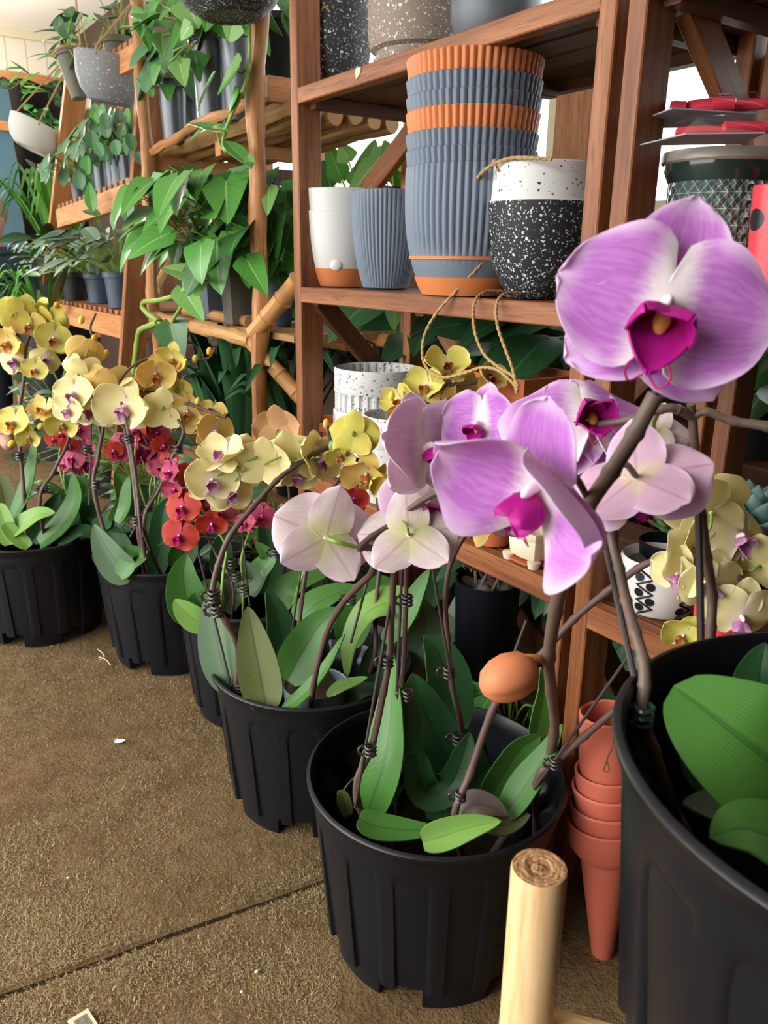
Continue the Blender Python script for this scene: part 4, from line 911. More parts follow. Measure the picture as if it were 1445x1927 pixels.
def lf(root, pxs, zc, wpx_, mat='ol', nrm=(0, .35, 1), dz=None, back=None, **kw):
    """leaf through pixels at the pot's distance; dz adds depth offsets per point"""
    dz = dz or [0]*len(pxs); pts = [P(x, y, zc+d) for (x, y), d in zip(pxs, dz)]
    return add_leaf(root, pts, wpx_*zc/F, CV(*nrm), mat, back, **kw)
def spike(root, pts, r, mat='stem_o', name='flower_spike', k=7, taper=.75):
    pp = spline(pts, k); m = len(pp); rr = [r*lerp(1, taper, i/(m-1))*(1.22 if i % k == 0 and 0 < i < m-1 else 1) for i in range(m)]
    mb = MB(); mb.tube(pp, rr, 10); return mb.build(name, M[mat], root)
def stake(root, p, q, r=.0017):
    mb = MB(); p, q = V(p), V(q); mb.tube([p, q], r, 8); return mb.build('stake', M['stake'], root)
def clip(root, p, s=.011, mat='clip'):
    p = V(p); mb = MB(); 
    for dz_ in (-.35, 0, .35):
        pts = [p+V((math.cos(a)*s*.42, math.sin(a)*s*.42, dz_*s+.04*s*math.sin(3*a))) for a in [2*math.pi*i/10 for i in range(11)]]; mb.tube(pts, s*.11, 5, False)
    c = p+CR*(-s*.62); pts = [c+(CR*math.cos(a)+CU*math.sin(a))*s*.33 for a in [2*math.pi*i/9 for i in range(10)]]; mb.tube(pts, s*.12, 5, False)
    for i in range(8):
        a = 2*math.pi*i/8; mb.box(c+(CR*math.cos(a)+CU*math.sin(a))*s*.42, s*.1, s*.1, s*.16, .0001)
    return mb.build('clip', M[mat], root)
def ped(root, pts, r=.0016, mat='stem_l'):
    mb = MB(); mb.tube(spline(pts, 5), r, 8); return mb.build('pedicel', M[mat], root)
def flo(root, kind, px, py, zc, wpx_, n=(0, 0, 1), up=(0, 1, 0), var=0, res=False, link=None, label=None, pr=.0014, pmat='stem_l'):
    pos = P(px, py, zc); nv = CV(*n); uv_ = CV(*up); s = wpx_*zc/F
    f = add_flower(root, kind, pos, nv, uv_, s, var, res, label)
    if link is not None:
        e = link if isinstance(link, Vector) else P(*link); b = pos-nv*s*.06; ped(root, [b, b-nv*s*.12+(e-b)*.25, e], max(pr, s*.014), pmat)
    return f
Z1, Z2, Z3, Z4, Z5 = [ZC(PC[i]+V((0, 0, .22))) for i in range(1, 6)]; Z6 = ZC(PC6+V((0, 0, .22)))
# ---- pot 1 ---------------------------------------------------------------
b = PC[1]+V((.07, -.03, .09)); O1 = orchid('orchid with the huge violet-pink bloom on a thick leaning stem and a peach bud', b)
s1 = [b, P(1012, 1470, .95), P(1042, 1385, .86), P(1037, 1300, .74), P(1033, 1235, .65), P(1045, 1150, .56), P(1068, 1060, .50), P(1100, 965, .46), P(1150, 888, .435), P(1195, 815, .42), P(1234, 742, .412)]
spike(O1, s1, .0054, 'stem_g', k=6, taper=.8)
flo(O1, 'pink', 1250, 580, .395, 425, (-.16, -.02, .98), (.30, .95, 0), 4, True, (1234, 742, .412), 'huge violet-pink bloom facing out', .002, 'stem_g')
flo(O1, 'pink', 1010, 915, .40, 380, (-.685, -.515, .40), (-.12, .62, .62), 3, True, (1110, 945, .46), 'violet-pink bloom seen side on with a dark magenta lip', .002, 'stem_g')
flo(O1, 'pink', 1200, 905, .50, 270, (.42, -.50, -.62), (.1, .9, -.5), 1, True, (1150, 888, .44), 'bloom turned away, peach-tinted on its back', .002, 'stem_g')
bd = add_bud(O1, P(957, 1275, .64), 116*.64/F, CV(-.9, -.35, .2), 'bud'); bd['label'] = 'peach-orange closed bud'
ped(O1, [P(1000, 1262, .64), P(985, 1240, .64), P(1015, 1240, .645), P(1036, 1252, .67)], .0034, 'bud')
O2 = orchid('orchid with two clipped upright stems under the pale pink blooms seen from behind', PC[1]+V((-.05, .04, .09)))
s2 = [PC[1]+V((-.06, -.02, .085)), P(672, 1505, .89), P(700, 1405, .87), P(722, 1300, .855), P(733, 1235, .85), P(737, 1150, .83), P(742, 1065, .80), P(748, 1000, .79), P(752, 975, .785), P(790, 945, .775), P(826, 925, .765), P(870, 890, .76)]
spike(O2, s2, .004, 'stem_o')
s2b = [PC[1]+V((-.02, .05, .085)), P(752, 1340, .93), P(760, 1240, .91), P(763, 1150, .88), P(765, 1075, .85), P(768, 1000, .82)]
spike(O2, s2b, .0032, 'stem_o')
stake(O2, P(668, 1520, .885), P(745, 1075, .815)); stake(O2, P(745, 1330, .925), P(757, 1060, .86))
for x, y, z in ((729, 1245, .845), (697, 1412, .86), (766, 1130, .87), (768, 1308, .915)): clip(O2, P(x, y, z), .0135)
flo(O2, 'pale', 770, 1010, .775, 195, (.05, -.35, -.94), (-.05, .85, -.5), 1, True, (752, 978, .785), 'pale bloom seen from behind, greenish sepals')
flo(O2, 'pale', 800, 948, .80, 180, (.35, .1, .9), (.1, .95, -.1), 2, True, (790, 945, .778), 'pale pink bloom tucked behind the stem')
flo(O2, 'pale', 800, 845, .755, 235, (.62, .15, .75), (-.05, .98, 0), 1, True, (823, 926, .765), 'pale pink bloom with a magenta lip, turned aside')
flo(O2, 'pink', 905, 800, .74, 170, (-.55, .05, .6), (.1, .98, 0), 1, True, (870, 890, .76), 'tall pink petal bloom behind')
O3 = orchid('orchid with purple stems leaning past the terracotta stack, creamy yellow blooms by the zigzag pot', PC[1]+V((.10, -.06, .09)))
spike(O3, [PC[1]+V((.02, -.05, .09)), P(855, 1545, .87), P(885, 1455, .865), P(925, 1340, .85), P(960, 1285, .84), P(1010, 1240, .83), P(1080, 1165, .82), P(1140, 1115, .80), P(1200, 1070, .775), P(1240, 1055, .76), P(1300, 1062, .745), P(1372, 1075, .735), P(1420, 1110, .73)], .0043, 'stem_o')
stake(O3, P(848, 1555, .875), P(990, 1168, .845), .0016)
spike(O3, [PC[1]+V((.105, -.075, .09)), P(1010, 1475, .89), P(1045, 1435, .875), P(1100, 1385, .85), P(1170, 1325, .82), P(1185, 1300, .815)], .0046, 'stem_o')
stake(O3, P(1005, 1485, .885), P(1182, 1236, .805), .0018)
clip(O3, P(866, 1498, .862), .013); clip(O3, P(1045, 1436, .868), .013)
for i, (x, y, w_, n, up, var, kd) in enumerate([(1335, 960, 170, (-.1, .55, -.75), (-.2, .7, .5), 1, 'cream'), (1388, 1010, 165, (.3, .1, .9), (.1, 1, 0), 2, 'cream'), (1300, 1045, 150, (-.55, .1, -.6), (-.3, .9, 0), 1, 'cream'), (1338, 1100, 140, (.2, -.4, .8), (.1, .9, .3), 0, 'cream'), (1278, 1078, 115, (-.7, -.3, .5), (.2, .9, .2), 1, 'cream'), (1432, 1062, 130, (.5, .2, -.6), (.1, .95, 0), 3, 'cream'), (1395, 1160, 150, (-.1, -.5, .8), (.1, .9, .4), 2, 'cream'), (1285, 1195, 85, (-.3, -.2, .8), (.5, .8, 0), 3, 'yellow')]):
    z = .725+.006*(i % 3); flo(O3, kd, x, y, z, w_, n, up, var, True, (1270+min(150, i*25), 1060+i*3, .745))
O4 = orchid('orchid with a thin clipped stem among dark leaves at the back of the dowel-side pot', PC[1]+V((.04, .07, .09)))
spike(O4, [PC[1]+V((.045, .05, .085)), P(868, 1400, .97), P(850, 1290, .96), P(842, 1200, .95), P(838, 1120, .93), P(850, 1055, .92), P(880, 1000, .91), P(912, 968, .90), P(935, 935, .90)], .0036, 'stem_o')
stake(O4, P(872, 1410, .96), P(812, 1060, .92)); clip(O4, P(845, 1265, .95), .015); clip(O4, P(862, 1390, .955), .015)
flo(O4, 'amber', 885, 985, .93, 90, (-.4, -.5, .6), (.2, .9, .3), 3, False, (912, 968, .90)); flo(O4, 'pale', 955, 985, .92, 70, (-.2, .1, .9), (.1, .95, 0), 3, False, (935, 940, .90))
L1 = [(O2, [(690, 1535), (722, 1440), (735, 1350), (739, 1228)], -.03, 92, 'ol', dict(dz=[0, -.01, 0, .02], tilt=-25, back='ol_b', twist=-20)),
 (O2, [(715, 1520), (750, 1430), (762, 1340), (740, 1255)], .02, 60, 'ol_d', dict(tilt=35)),
 (O4, [(858, 1455), (820, 1385), (793, 1320), (776, 1268)], .03, 96, 'ol_d', dict(tilt=-10)),
 (O4, [(850, 1380), (845, 1290), (825, 1230), (798, 1196)], .09, 88, 'ol_d', dict(tilt=10)),
 (O4, [(782, 1415), (800, 1490), (846, 1480), (872, 1420), (885, 1378)], -.01, 66, 'ol_d', dict(tilt=25, nrm=(0, .8, .6))),
 (O4, [(905, 1510), (895, 1450), (875, 1390), (868, 1372)], .04, 60, 'ol_d', dict(tilt=-20)),
 (O1, [(915, 1512), (945, 1462), (978, 1412), (1018, 1384)], .02, 68, 'ol', dict(tilt=25, back='ol_d')),
 (O1, [(950, 1535), (990, 1475), (1025, 1425), (1058, 1362)], -.05, 62, 'ol', dict(tilt=-30, back='ol_y', twist=-15)),
 (O1, [(1006, 1395), (1016, 1350), (1024, 1300), (1018, 1255)], .06, 40, 'ol', dict(tilt=20)),
 (O3, [(675, 1540), (712, 1556), (770, 1562), (828, 1560)], -.10, 52, 'ol', dict(nrm=(0, .75, .6), back='ol_y', tilt=10)),
 (O3, [(795, 1585), (838, 1572), (888, 1556), (943, 1545)], -.115, 56, 'ol_y', dict(nrm=(.1, .7, .7), tilt=12, fold=.5)),
 (O1, [(865, 1540), (890, 1515), (925, 1518), (956, 1535)], -.07, 58, 'ol_pu', dict(nrm=(.1, .6, .8), tilt=-15)),
 (O1, [(905, 1548), (940, 1555), (970, 1548), (998, 1532)], -.06, 46, 'ol_br', dict(nrm=(0, .8, .5))),
 (O2, [(800, 1530), (830, 1520), (860, 1500), (880, 1500)], .0, 60, 'ol_d', dict(nrm=(0, .9, .4))),
 (O2, [(655, 1535), (645, 1500), (635, 1490)], -.02, 26, 'ol_br', {}), (O2, [(640, 1540), (662, 1490), (680, 1455)], .0, 50, 'ol_d', dict(tilt=40))]
for rt, px_, dz0, w_, mt, kw in L1: lf(rt, px_, Z1+dz0, w_, mt, **kw)
# ---- pot 2 ---------------------------------------------------------------
O5 = orchid('orchid with a purple arching stem clipped twice, ending in pale yellow blooms seen from behind', PC[2]+V((-.06, -.02, .09)))
spike(O5, [PC[2]+V((-.065, .0, .09)), P(452, 1312, 1.15), P(449, 1250, 1.125), P(445, 1207, 1.10), P(425, 1170, 1.08), P(405, 1140, 1.08), P(400, 1110, 1.08), P(410, 1065, 1.08), P(432, 1010, 1.08), P(475, 955, 1.09), P(520, 905, 1.10), P(552, 880, 1.11), P(590, 855, 1.13), P(625, 838, 1.14)], .0048, 'stem_o', taper=.7)
stake(O5, P(440, 1312, 1.15), P(372, 1035, 1.11)); clip(O5, P(403, 1122, 1.075), .018); clip(O5, P(409, 1149, 1.075), .018); clip(O5, P(452, 1293, 1.138), .014)
for i, (x, y, w_, n, up, v) in enumerate([(398, 905, 105, (.35, .1, .9), (.1, 1, 0), 1), (432, 925, 100, (.45, .1, .85), (-.1, 1, 0), 0), (452, 870, 115, (-.2, .2, -.9), (.2, .95, 0), 1), (498, 872, 110, (.1, .2, -.9), (.1, .95, .1), 2), (545, 868, 120, (-.1, .2, -.9), (-.2, .95, 0), 1), (598, 862, 115, (.7, .1, .5), (.2, .95, 0), 1), (420, 860, 95, (-.2, .6, .6), (.2, .8, -.3), 3), (560, 890, 90, (.2, -.3, .8), (.2, .9, 0), 0)]):
    flo(O5, 'cream', x, y, 1.12+.012*(i % 3), w_, n, up, v, True, (min(600, x+30), 860 if x > 440 else 880, 1.11))
O6 = orchid('orchid whose dark stem rises to the large pale bloom with green veined back', PC[2]+V((.05, .03, .09)))
spike(O6, [PC[2]+V((-.01, .0, .09)), P(590, 1290, 1.05), P(612, 1200, 1.0), P(640, 1143, .93), P(672, 1105, .87), P(700, 1078, .82), P(715, 1040, .79), P(690, 1030, .775), P(676, 1032, .77), P(700, 1010, .775), P(752, 978, .785)], .0038, 'stem_o', taper=.85)
flo(O6, 'pale', 612, 1012, .78, 205, (-.22, .05, -.95), (.25, .93, 0), 1, True, (672, 1030, .77), 'pale bloom with green veined back', .0022)
spike(O6, [PC[2]+V((.0, .03, .09)), P(552, 1262, 1.19), P(562, 1180, 1.19), P(572, 1100, 1.2), P(585, 1020, 1.22), P(610, 940, 1.24), P(640, 900, 1.2), P(655, 850, 1.1)], .0036, 'stem_o'); clip(O6, P(537, 1263, 1.18), .014)
stake(O6, P(538, 1270, 1.19), P(565, 1080, 1.19)); stake(O6, P(660, 1210, 1.02), P(700, 1062, 1.0)); clip(O6, P(660, 1127, 1.0), .014)
O7 = orchid('orchid with green-yellow blooms and buds held before the white flecked pots', PC[2]+V((.09, .04, .09)))
spike(O7, [PC[2]+V((.09, .04, .09)), P(702, 1250, 1.2), P(706, 1150, 1.2), P(715, 1050, 1.2), P(712, 950, 1.18), P(700, 885, 1.16), P(660, 860, 1.13), P(630, 845, 1.12), P(618, 815, 1.11), P(615, 800, 1.11)], .0036, 'stem_o')
spike(O7, [P(712, 950, 1.18), P(740, 880, 1.16), P(770, 820, 1.14), P(803, 780, 1.12), P(812, 745, 1.11), P(845, 725, 1.10), P(890, 720, 1.10), P(925, 705, 1.1)], .0033, 'stem_o')
for i, (x, y, w_, n, up, v, kd) in enumerate([(665, 820, 100, (.15, .1, -.95), (.1, 1, 0), 1, 'yellow'), (690, 890, 95, (-.2, -.5, .6), (.2, .85, .4), 3, 'amber'), (708, 905, 75, (.5, -.5, .4), (.2, .9, 0), 3, 'yellow'), (840, 692, 88, (.1, .5, .8), (-.1, .8, -.4), 3, 'yellow'), (803, 728, 82, (-.4, .2, .8), (.2, .95, 0), 3, 'yellow'), (752, 755, 70, (-.5, .2, .7), (-.2, .9, 0), 3, 'yellow'), (770, 780, 80, (-.2, -.5, .7), (.2, .85, .3), 3, 'amber'), (850, 765, 88, (.2, -.5, .7), (-.1, .85, .4), 3, 'amber'), (880, 735, 80, (.4, -.2, .8), (.2, .9, 0), 3, 'yellow'), (920, 712, 66, (.5, .2, .7), (.1, .9, 0), 3, 'amber'), (640, 855, 60, (.0, -.6, .7), (.1, .9, 0), 3, 'yellow')]):
    flo(O7, kd, x, y, 1.10+.012*(i % 3), w_, n, up, v, False, (x+8, y-18, 1.115))
for x, y, mt in ((614, 797, 'bud_o'), (625, 838, 'succ'), (737, 745, 'bud_y')): add_bud(O7, P(x, y, 1.11), .014, CV(.1, .9, .2), mt)
O5L = [(O5, [(437, 1298), (415, 1235), (402, 1170), (392, 1120)], -.06, 78, 'ol_gr', dict(tilt=-20, back='ol_y')),
 (O5, [(502, 1333), (490, 1270), (478, 1205), (466, 1141)], -.12, 82, 'ol_br', dict(tilt=-8, back='ol_br')),
 (O5, [(512, 1280), (530, 1220), (522, 1160), (502, 1108)], -.02, 62, 'ol_d', dict(tilt=20)),
 (O6, [(541, 1282), (568, 1230), (600, 1180), (639, 1143)], -.06, 80, 'ol', dict(tilt=-8, back='ol_gr')),
 (O6, [(534, 1336), (570, 1308), (610, 1260), (648, 1193)], -.13, 36, 'ol', dict(tilt=-40, back='ol_y')),
 (O7, [(790, 1150), (735, 1135), (690, 1155), (660, 1210), (652, 1278)], -.02, 74, 'ol_y', dict(nrm=(-.5, .5, .7), tilt=10)),
 (O6, [(655, 1215), (670, 1160), (700, 1110), (742, 1092)], .03, 70, 'ol', dict(tilt=20, nrm=(-.4, .3, .8))),
 (O7, [(725, 1210), (760, 1165), (785, 1115), (808, 1070)], -.04, 46, 'ol', dict(tilt=-25, back='ol_y')),
 (O7, [(770, 1250), (795, 1200), (798, 1160), (790, 1125)], .02, 70, 'ol_gr', dict(tilt=20)),
 (O6, [(617, 1312), (640, 1293), (668, 1283), (692, 1274)], -.07, 26, 'ol_y', dict(nrm=(0, .7, .7))),
 (O6, [(640, 1330), (665, 1310), (700, 1298), (745, 1310)], -.05, 40, 'ol_d', dict(nrm=(0, .8, .6))),
 (O6, [(560, 1170), (590, 1140), (630, 1118), (680, 1105)], .08, 60, 'ol', dict(nrm=(0, .7, .7))),
 (O7, [(700, 1290), (710, 1250), (720, 1225), (745, 1210)], .0, 60, 'ol_d', dict(nrm=(0, .6, .7)))]
for rt, px_, dz0, w_, mt, kw in O5L: lf(rt, px_, Z2+dz0, w_, mt, **kw)
tcn = P(612, 1330, Z2-.09); mb = MB(); M['clearpl'] = m_plain('clear_plastic', col('#9fb2c4'), .12, .6, .1, 30)
c_ = V((tcn.x+.01, tcn.y+.045, 0)); mb.lathe([(.04, .10), (.046, tcn.z+.012), (.047, tcn.z+.014), (.045, tcn.z+.012), (.038, .10)], 60, c_, lambda r, z, a, i: r*(1+.012*math.cos(a*30))); mb.build('nursery_pot', M['clearpl'], O6)['label'] = 'ribbed clear plastic nursery pot'
mound('bark_mix', c_, .044, tcn.z+.004, M['bark'], O6, 5, .006)
# ---- pot 3 ---------------------------------------------------------------
O8 = orchid('orchid with red-orange and rose blooms beside the arching purple stem', PC[3]+V((-.06, .0, .09)))
spike(O8, [PC[3]+V((-.08, -.02, .09)), P(415, 1150, 1.33), P(420, 1080, 1.33), P(425, 1030, 1.34), P(400, 985, 1.34), P(370, 945, 1.35), P(345, 905, 1.36)], .0024, 'stem_l')
spike(O8, [PC[3]+V((-.02, .02, .09)), P(458, 1120, 1.36), P(455, 1050, 1.36), P(470, 1000, 1.36), P(480, 965, 1.36)], .0026, 'stem_l')
spike(O8, [PC[3]+V((-.05, .03, .09)), P(440, 1115, 1.37), P(410, 1050, 1.37), P(385, 1000, 1.37), P(360, 960, 1.38)], .0026, 'stem_o')
for x, y in ((437, 1060), (445, 1085), (460, 1110), (520, 1040)): clip(O8, P(x, y, 1.34), .016)
stake(O8, P(470, 1140, 1.35), P(450, 950, 1.35))
for i, (x, y, w_, n, up, v, kd) in enumerate([(344, 955, 76, (-.2, .1, .95), (0, 1, 0), 0, 'red'), (338, 1008, 78, (-.1, -.1, .95), (.3, .9, 0), 0, 'red'), (352, 895, 58, (.5, .2, .7), (0, 1, 0), 1, 'red'), (322, 888, 58, (-.6, .1, .7), (.2, 1, 0), 1, 'rose'), (378, 938, 52, (.2, .2, .9), (0, 1, 0), 1, 'rose'), (415, 962, 66, (.2, .0, .95), (.1, 1, 0), 0, 'rose'), (398, 985, 62, (.1, -.5, .7), (.1, .9, .2), 1, 'red'), (330, 920, 50, (-.4, -.2, .8), (0, 1, 0), 3, 'rose'), (492, 972, 60, (.1, .1, .95), (.2, 1, 0), 0, 'rose'), (462, 985, 46, (-.3, .2, .8), (0, 1, 0), 1, 'rose')]):
    flo(O8, kd, x, y, 1.32+.015*(i % 3), w_, n, up, v, False, (x+16, y+14, 1.36))
for x, y in ((385, 893), (380, 912), (372, 870)): add_bud(O8, P(x, y, 1.33), .013, CV(.2, .9, .2), 'bud_y')
O9 = orchid('orchid with a single red bloom peeking over the pale backs, at the lower shelf rail', PC[3]+V((.07, .0, .09)))
spike(O9, [PC[3]+V((.06, .0, .09)), P(560, 1110, 1.36), P(590, 1040, 1.36), P(625, 980, 1.3), P(655, 950, 1.25)], .0024, 'stem_l')
flo(O9, 'red', 665, 940, 1.22, 62, (.2, .3, .9), (0, 1, 0), 1, False, (655, 952, 1.25)); flo(O9, 'peach', 522, 808, 1.40, 95, (.1, .1, -.95), (0, 1, 0), 2, False, (530, 850, 1.42))
spike(O9, [PC[3]+V((.03, .06, .09)), P(545, 1040, 1.46), P(545, 940, 1.45), P(530, 850, 1.42)], .0024, 'stem_o')
for rt, px_, dz0, w_, mt, kw in [(O8, [(366, 1170), (352, 1130), (345, 1085), (352, 1042)], -.08, 74, 'ol', dict(tilt=10)), (O8, [(392, 1180), (365, 1165), (343, 1145), (328, 1128)], -.14, 48, 'ol_y', dict(nrm=(-.3, .5, .8))), (O8, [(385, 1165), (372, 1130), (365, 1115)], -.12, 60, 'ol', dict(nrm=(0, .6, .8))),
 (O8, [(420, 1150), (440, 1110), (475, 1090), (450, 1050)], -.02, 50, 'ol_gr', dict(tilt=15)), (O8, [(470, 1120), (485, 1080), (505, 1050), (480, 1020)], -.0, 46, 'ol', dict(tilt=-15)), (O9, [(520, 1150), (540, 1110), (575, 1090), (620, 1080)], .0, 56, 'ol', dict(nrm=(0, .6, .8))),
 (O8, [(430, 1100), (415, 1060), (420, 1020), (435, 1005)], .03, 46, 'ol_d', dict(tilt=25)), (O9, [(500, 1120), (510, 1060), (500, 1000), (495, 975)], .06, 44, 'ol_d', dict(tilt=15)), (O9, [(600, 1160), (620, 1100), (640, 1060), (650, 1030)], .05, 60, 'ol_br', dict(tilt=-15)), (O8, [(405, 1120), (380, 1125), (400, 1110), (420, 1150)], -.05, 50, 'ol', {})]:
    lf(rt, px_, Z3+dz0, w_, mt, **kw)
# ---- pot 4 ---------------------------------------------------------------
O10 = orchid('orchid with a long yellow arch and amber end blooms over the grey-green leaf', PC[4]+V((-.04, -.03, .09)))
sp = [PC[4]+V((-.06, -.04, .09)), P(262, 1010, 1.52), P(255, 930, 1.53), P(242, 840, 1.55), P(225, 770, 1.56), P(200, 745, 1.57), P(230, 735, 1.56), P(270, 738, 1.55), P(310, 742, 1.54), P(350, 758, 1.53), P(395, 775, 1.52), P(425, 785, 1.51)]
spike(O10, sp, .0042, 'stem_o')
spike(O10, [PC[4]+V((-.05, -.05, .09)), P(268, 1020, 1.50), P(258, 920, 1.5), P(245, 830, 1.5), P(230, 760, 1.52), P(225, 720, 1.53), P(255, 685, 1.54), P(300, 670, 1.55), P(345, 674, 1.55), P(390, 675, 1.55), P(405, 655, 1.55)], .0038, 'stem_o', taper=.5)
spike(O10, [PC[4]+V((.0, -.04, .09)), P(272, 1000, 1.5), P(300, 920, 1.5), P(325, 860, 1.5), P(345, 815, 1.5), P(335, 790, 1.51)], .0036, 'stem_o')
clip(O10, P(258, 980, 1.5), .018); clip(O10, P(243, 825, 1.5), .018); clip(O10, P(335, 845, 1.5), .018); clip(O10, P(280, 955, 1.5), .016); stake(O10, P(270, 1010, 1.49), P(236, 790, 1.51)); stake(O10, P(245, 1010, 1.5), P(350, 815, 1.5))
for i, (x, y, w_, n, up, v, kd) in enumerate([(237, 765, 112, (-.2, -.2, .9), (.2, .95, 0), 3, 'cream'), (200, 735, 105, (-.1, .5, -.7), (.1, .9, .3), 3, 'amber'), (271, 733, 80, (.1, -.5, .7), (0, .9, .4), 3, 'amber'), (292, 703, 75, (.3, -.3, .7), (.1, .9, .3), 3, 'amber'), (326, 674, 64, (-.2, -.4, .8), (.1, .9, .3), 3, 'yellow'), (333, 738, 62, (.2, .3, -.8), (.1, .9, 0), 1, 'yellow'), (306, 773, 92, (-.15, .1, -.95), (.05, 1, 0), 1, 'cream'), (352, 775, 70, (.3, -.2, .8), (.2, .9, .1), 1, 'amber'), (378, 790, 80, (.4, .1, .7), (.1, .95, 0), 2, 'amber'), (402, 812, 84, (.6, -.1, .6), (.1, .95, 0), 1, 'amber'), (398, 775, 60, (.2, .5, .7), (.2, .9, 0), 1, 'amber'), (175, 767, 100, (-.1, -.1, .95), (.1, 1, 0), 0, 'cream'), (140, 742, 85, (-.15, .1, .95), (.0, 1, 0), 1, 'cream'), (150, 705, 80, (.1, .5, -.7), (.2, .9, 0), 3, 'cream'), (160, 668, 74, (-.3, .4, -.7), (.3, .9, 0), 3, 'amber'), (130, 770, 70, (-.3, -.2, .9), (.2, .95, 0), 1, 'cream')]):
    flo(O10, kd, x, y, 1.52+.015*(i % 3), w_, n, up, v, False, (x+8, y-22, 1.55))
for x, y, mt in ((367, 675, 'bud_y'), (394, 661, 'bud_o'), (338, 690, 'bud_o'), (420, 783, 'bud_y'), (372, 755, 'bud_y')): add_bud(O10, P(x, y, 1.53), .016, CV(.2, .8, .2), mt)
O11 = orchid('orchid with a tall bud-tipped stem rising before the ladder shelf rail', PC[4]+V((-.09, .04, .09)))
spike(O11, [PC[4]+V((-.09, .0, .09)), P(180, 940, 1.6), P(185, 860, 1.6), P(195, 800, 1.6), P(200, 745, 1.6), P(178, 705, 1.6), P(155, 680, 1.6), P(128, 690, 1.6), P(115, 730, 1.6), P(108, 770, 1.6), P(85, 800, 1.61), P(45, 815, 1.62)], .004, 'stem_o', taper=.7)
spike(O11, [P(190, 830, 1.6), P(182, 760, 1.6), P(178, 700, 1.6), P(182, 650, 1.6), P(170, 620, 1.6), P(180, 590, 1.6)], .003, 'stem_o'); stake(O11, P(168, 950, 1.6), P(172, 790, 1.6)); clip(O11, P(165, 845, 1.6), .018); clip(O11, P(182, 912, 1.6), .018)
for x, y, mt in ((177, 637, 'bud_o'), (187, 668, 'bud_y'), (200, 666, 'bud_y'), (178, 680, 'bud_y'), (153, 602, 'bud_y')): add_bud(O11, P(x, y, 1.59), .017, CV(.2, .9, .1), mt)
for i, (x, y, w_, n, up, v, kd) in enumerate([(118, 797, 62, (.1, -.5, .8), (.1, .9, .3), 3, 'yellow'), (82, 773, 58, (-.2, .5, .7), (.2, .9, 0), 3, 'amber'), (27, 795, 72, (-.2, .1, .9), (.2, .95, 0), 1, 'yellow'), (55, 822, 46, (.1, -.5, .8), (.1, .9, .3), 3, 'yellow')]): flo(O11, kd, x, y, 1.6, w_, n, up, v, False, (x+5, y-8, 1.61))
for x, y, mt in ((77, 802, 'bud_y'), (24, 810, 'bud_o'), (22, 835, 'bud_y'), (85, 786, 'bud_y')): add_bud(O11, P(x, y, 1.6), .018, CV(-.3, -.5, .4), mt)
for rt, px_, dz0, w_, mt, kw in [(O10, [(252, 1085), (222, 1060), (198, 1025), (177, 987)], -.13, 64, 'ol_gr', dict(tilt=-20, fold=.5)), (O10, [(225, 1085), (245, 1060), (262, 1045), (232, 1028)], -.14, 44, 'ol', dict(nrm=(0, .6, .8))), (O10, [(290, 1085), (300, 1030), (305, 970), (320, 935)], -.02, 46, 'ol_d', dict(tilt=15)), (O10, [(280, 1010), (290, 980), (310, 975), (340, 1010)], .03, 50, 'ol_d', dict(nrm=(0, .7, .6))), (O11, [(212, 985), (238, 950), (228, 910), (215, 890)], -.0, 40, 'ol', dict(tilt=25, back='ol_gr')), (O11, [(222, 985), (236, 955), (240, 920), (243, 895)], -.02, 36, 'ol', dict(tilt=-30, back='ol_y')), (O10, [(245, 1060), (210, 1010), (195, 985), (250, 1000)], .0, 50, 'ol_d', {}), (O10, [(330, 1070), (345, 1040), (350, 1010), (340, 985)], -.05, 50, 'ol', dict(tilt=20))]:
    lf(rt, px_, Z4+dz0, w_, mt, **kw)
# ---- pot 5 ---------------------------------------------------------------
O12 = orchid('orchid with a long upright strap leaf, yellow bloom head, in the farthest floor pot', PC[5]+V((-.04, -.04, .09)))
spike(O12, [PC[5]+V((-.04, -.05, .09)), P(45, 930, 1.7), P(38, 850, 1.7), P(36, 780, 1.7), P(42, 735, 1.7), P(46, 705, 1.71), P(50, 650, 1.73), P(70, 610, 1.74), P(100, 580, 1.74)], .004, 'stem_o'); stake(O12, P(48, 930, 1.7), P(35, 800, 1.7)); clip(O12, P(38, 858, 1.69), .018)
spike(O12, [PC[5]+V((.02, -.04, .09)), P(75, 950, 1.68), P(100, 890, 1.68), P(125, 840, 1.68), P(132, 815, 1.68)], .004, 'stem_o'); clip(O12, P(86, 920, 1.68), .018)
for i, (x, y, w_, n, up, v, kd) in enumerate([(30, 590, 75, (-.2, .5, -.7), (.1, .9, .3), 1, 'yellow'), (55, 610, 66, (.2, -.3, .8), (.2, .9, .2), 1, 'amber'), (92, 606, 68, (.3, .4, -.6), (.1, .9, 0), 3, 'yellow'), (100, 637, 70, (.4, -.1, .8), (.2, .95, 0), 1, 'yellow'), (16, 643, 72, (-.2, -.3, .8), (.1, .9, .3), 3, 'amber'), (27, 676, 78, (-.1, -.2, .9), (-.1, .95, 0), 2, 'cream'), (66, 695, 52, (.1, -.2, .9), (.2, .95, 0), 1, 'yellow'), (86, 676, 60, (.5, .1, .7), (.3, .9, 0), 2, 'cream'), (60, 580, 60, (.1, .7, .4), (.1, .7, -.6), 3, 'yellow')]): flo(O12, kd, x, y, 1.70+.015*(i % 3), w_, n, up, v, False, (x+6, y-14, 1.74))
add_bud(O12, P(106, 574, 1.72), .016, CV(.5, .6, .1), 'bud_o')
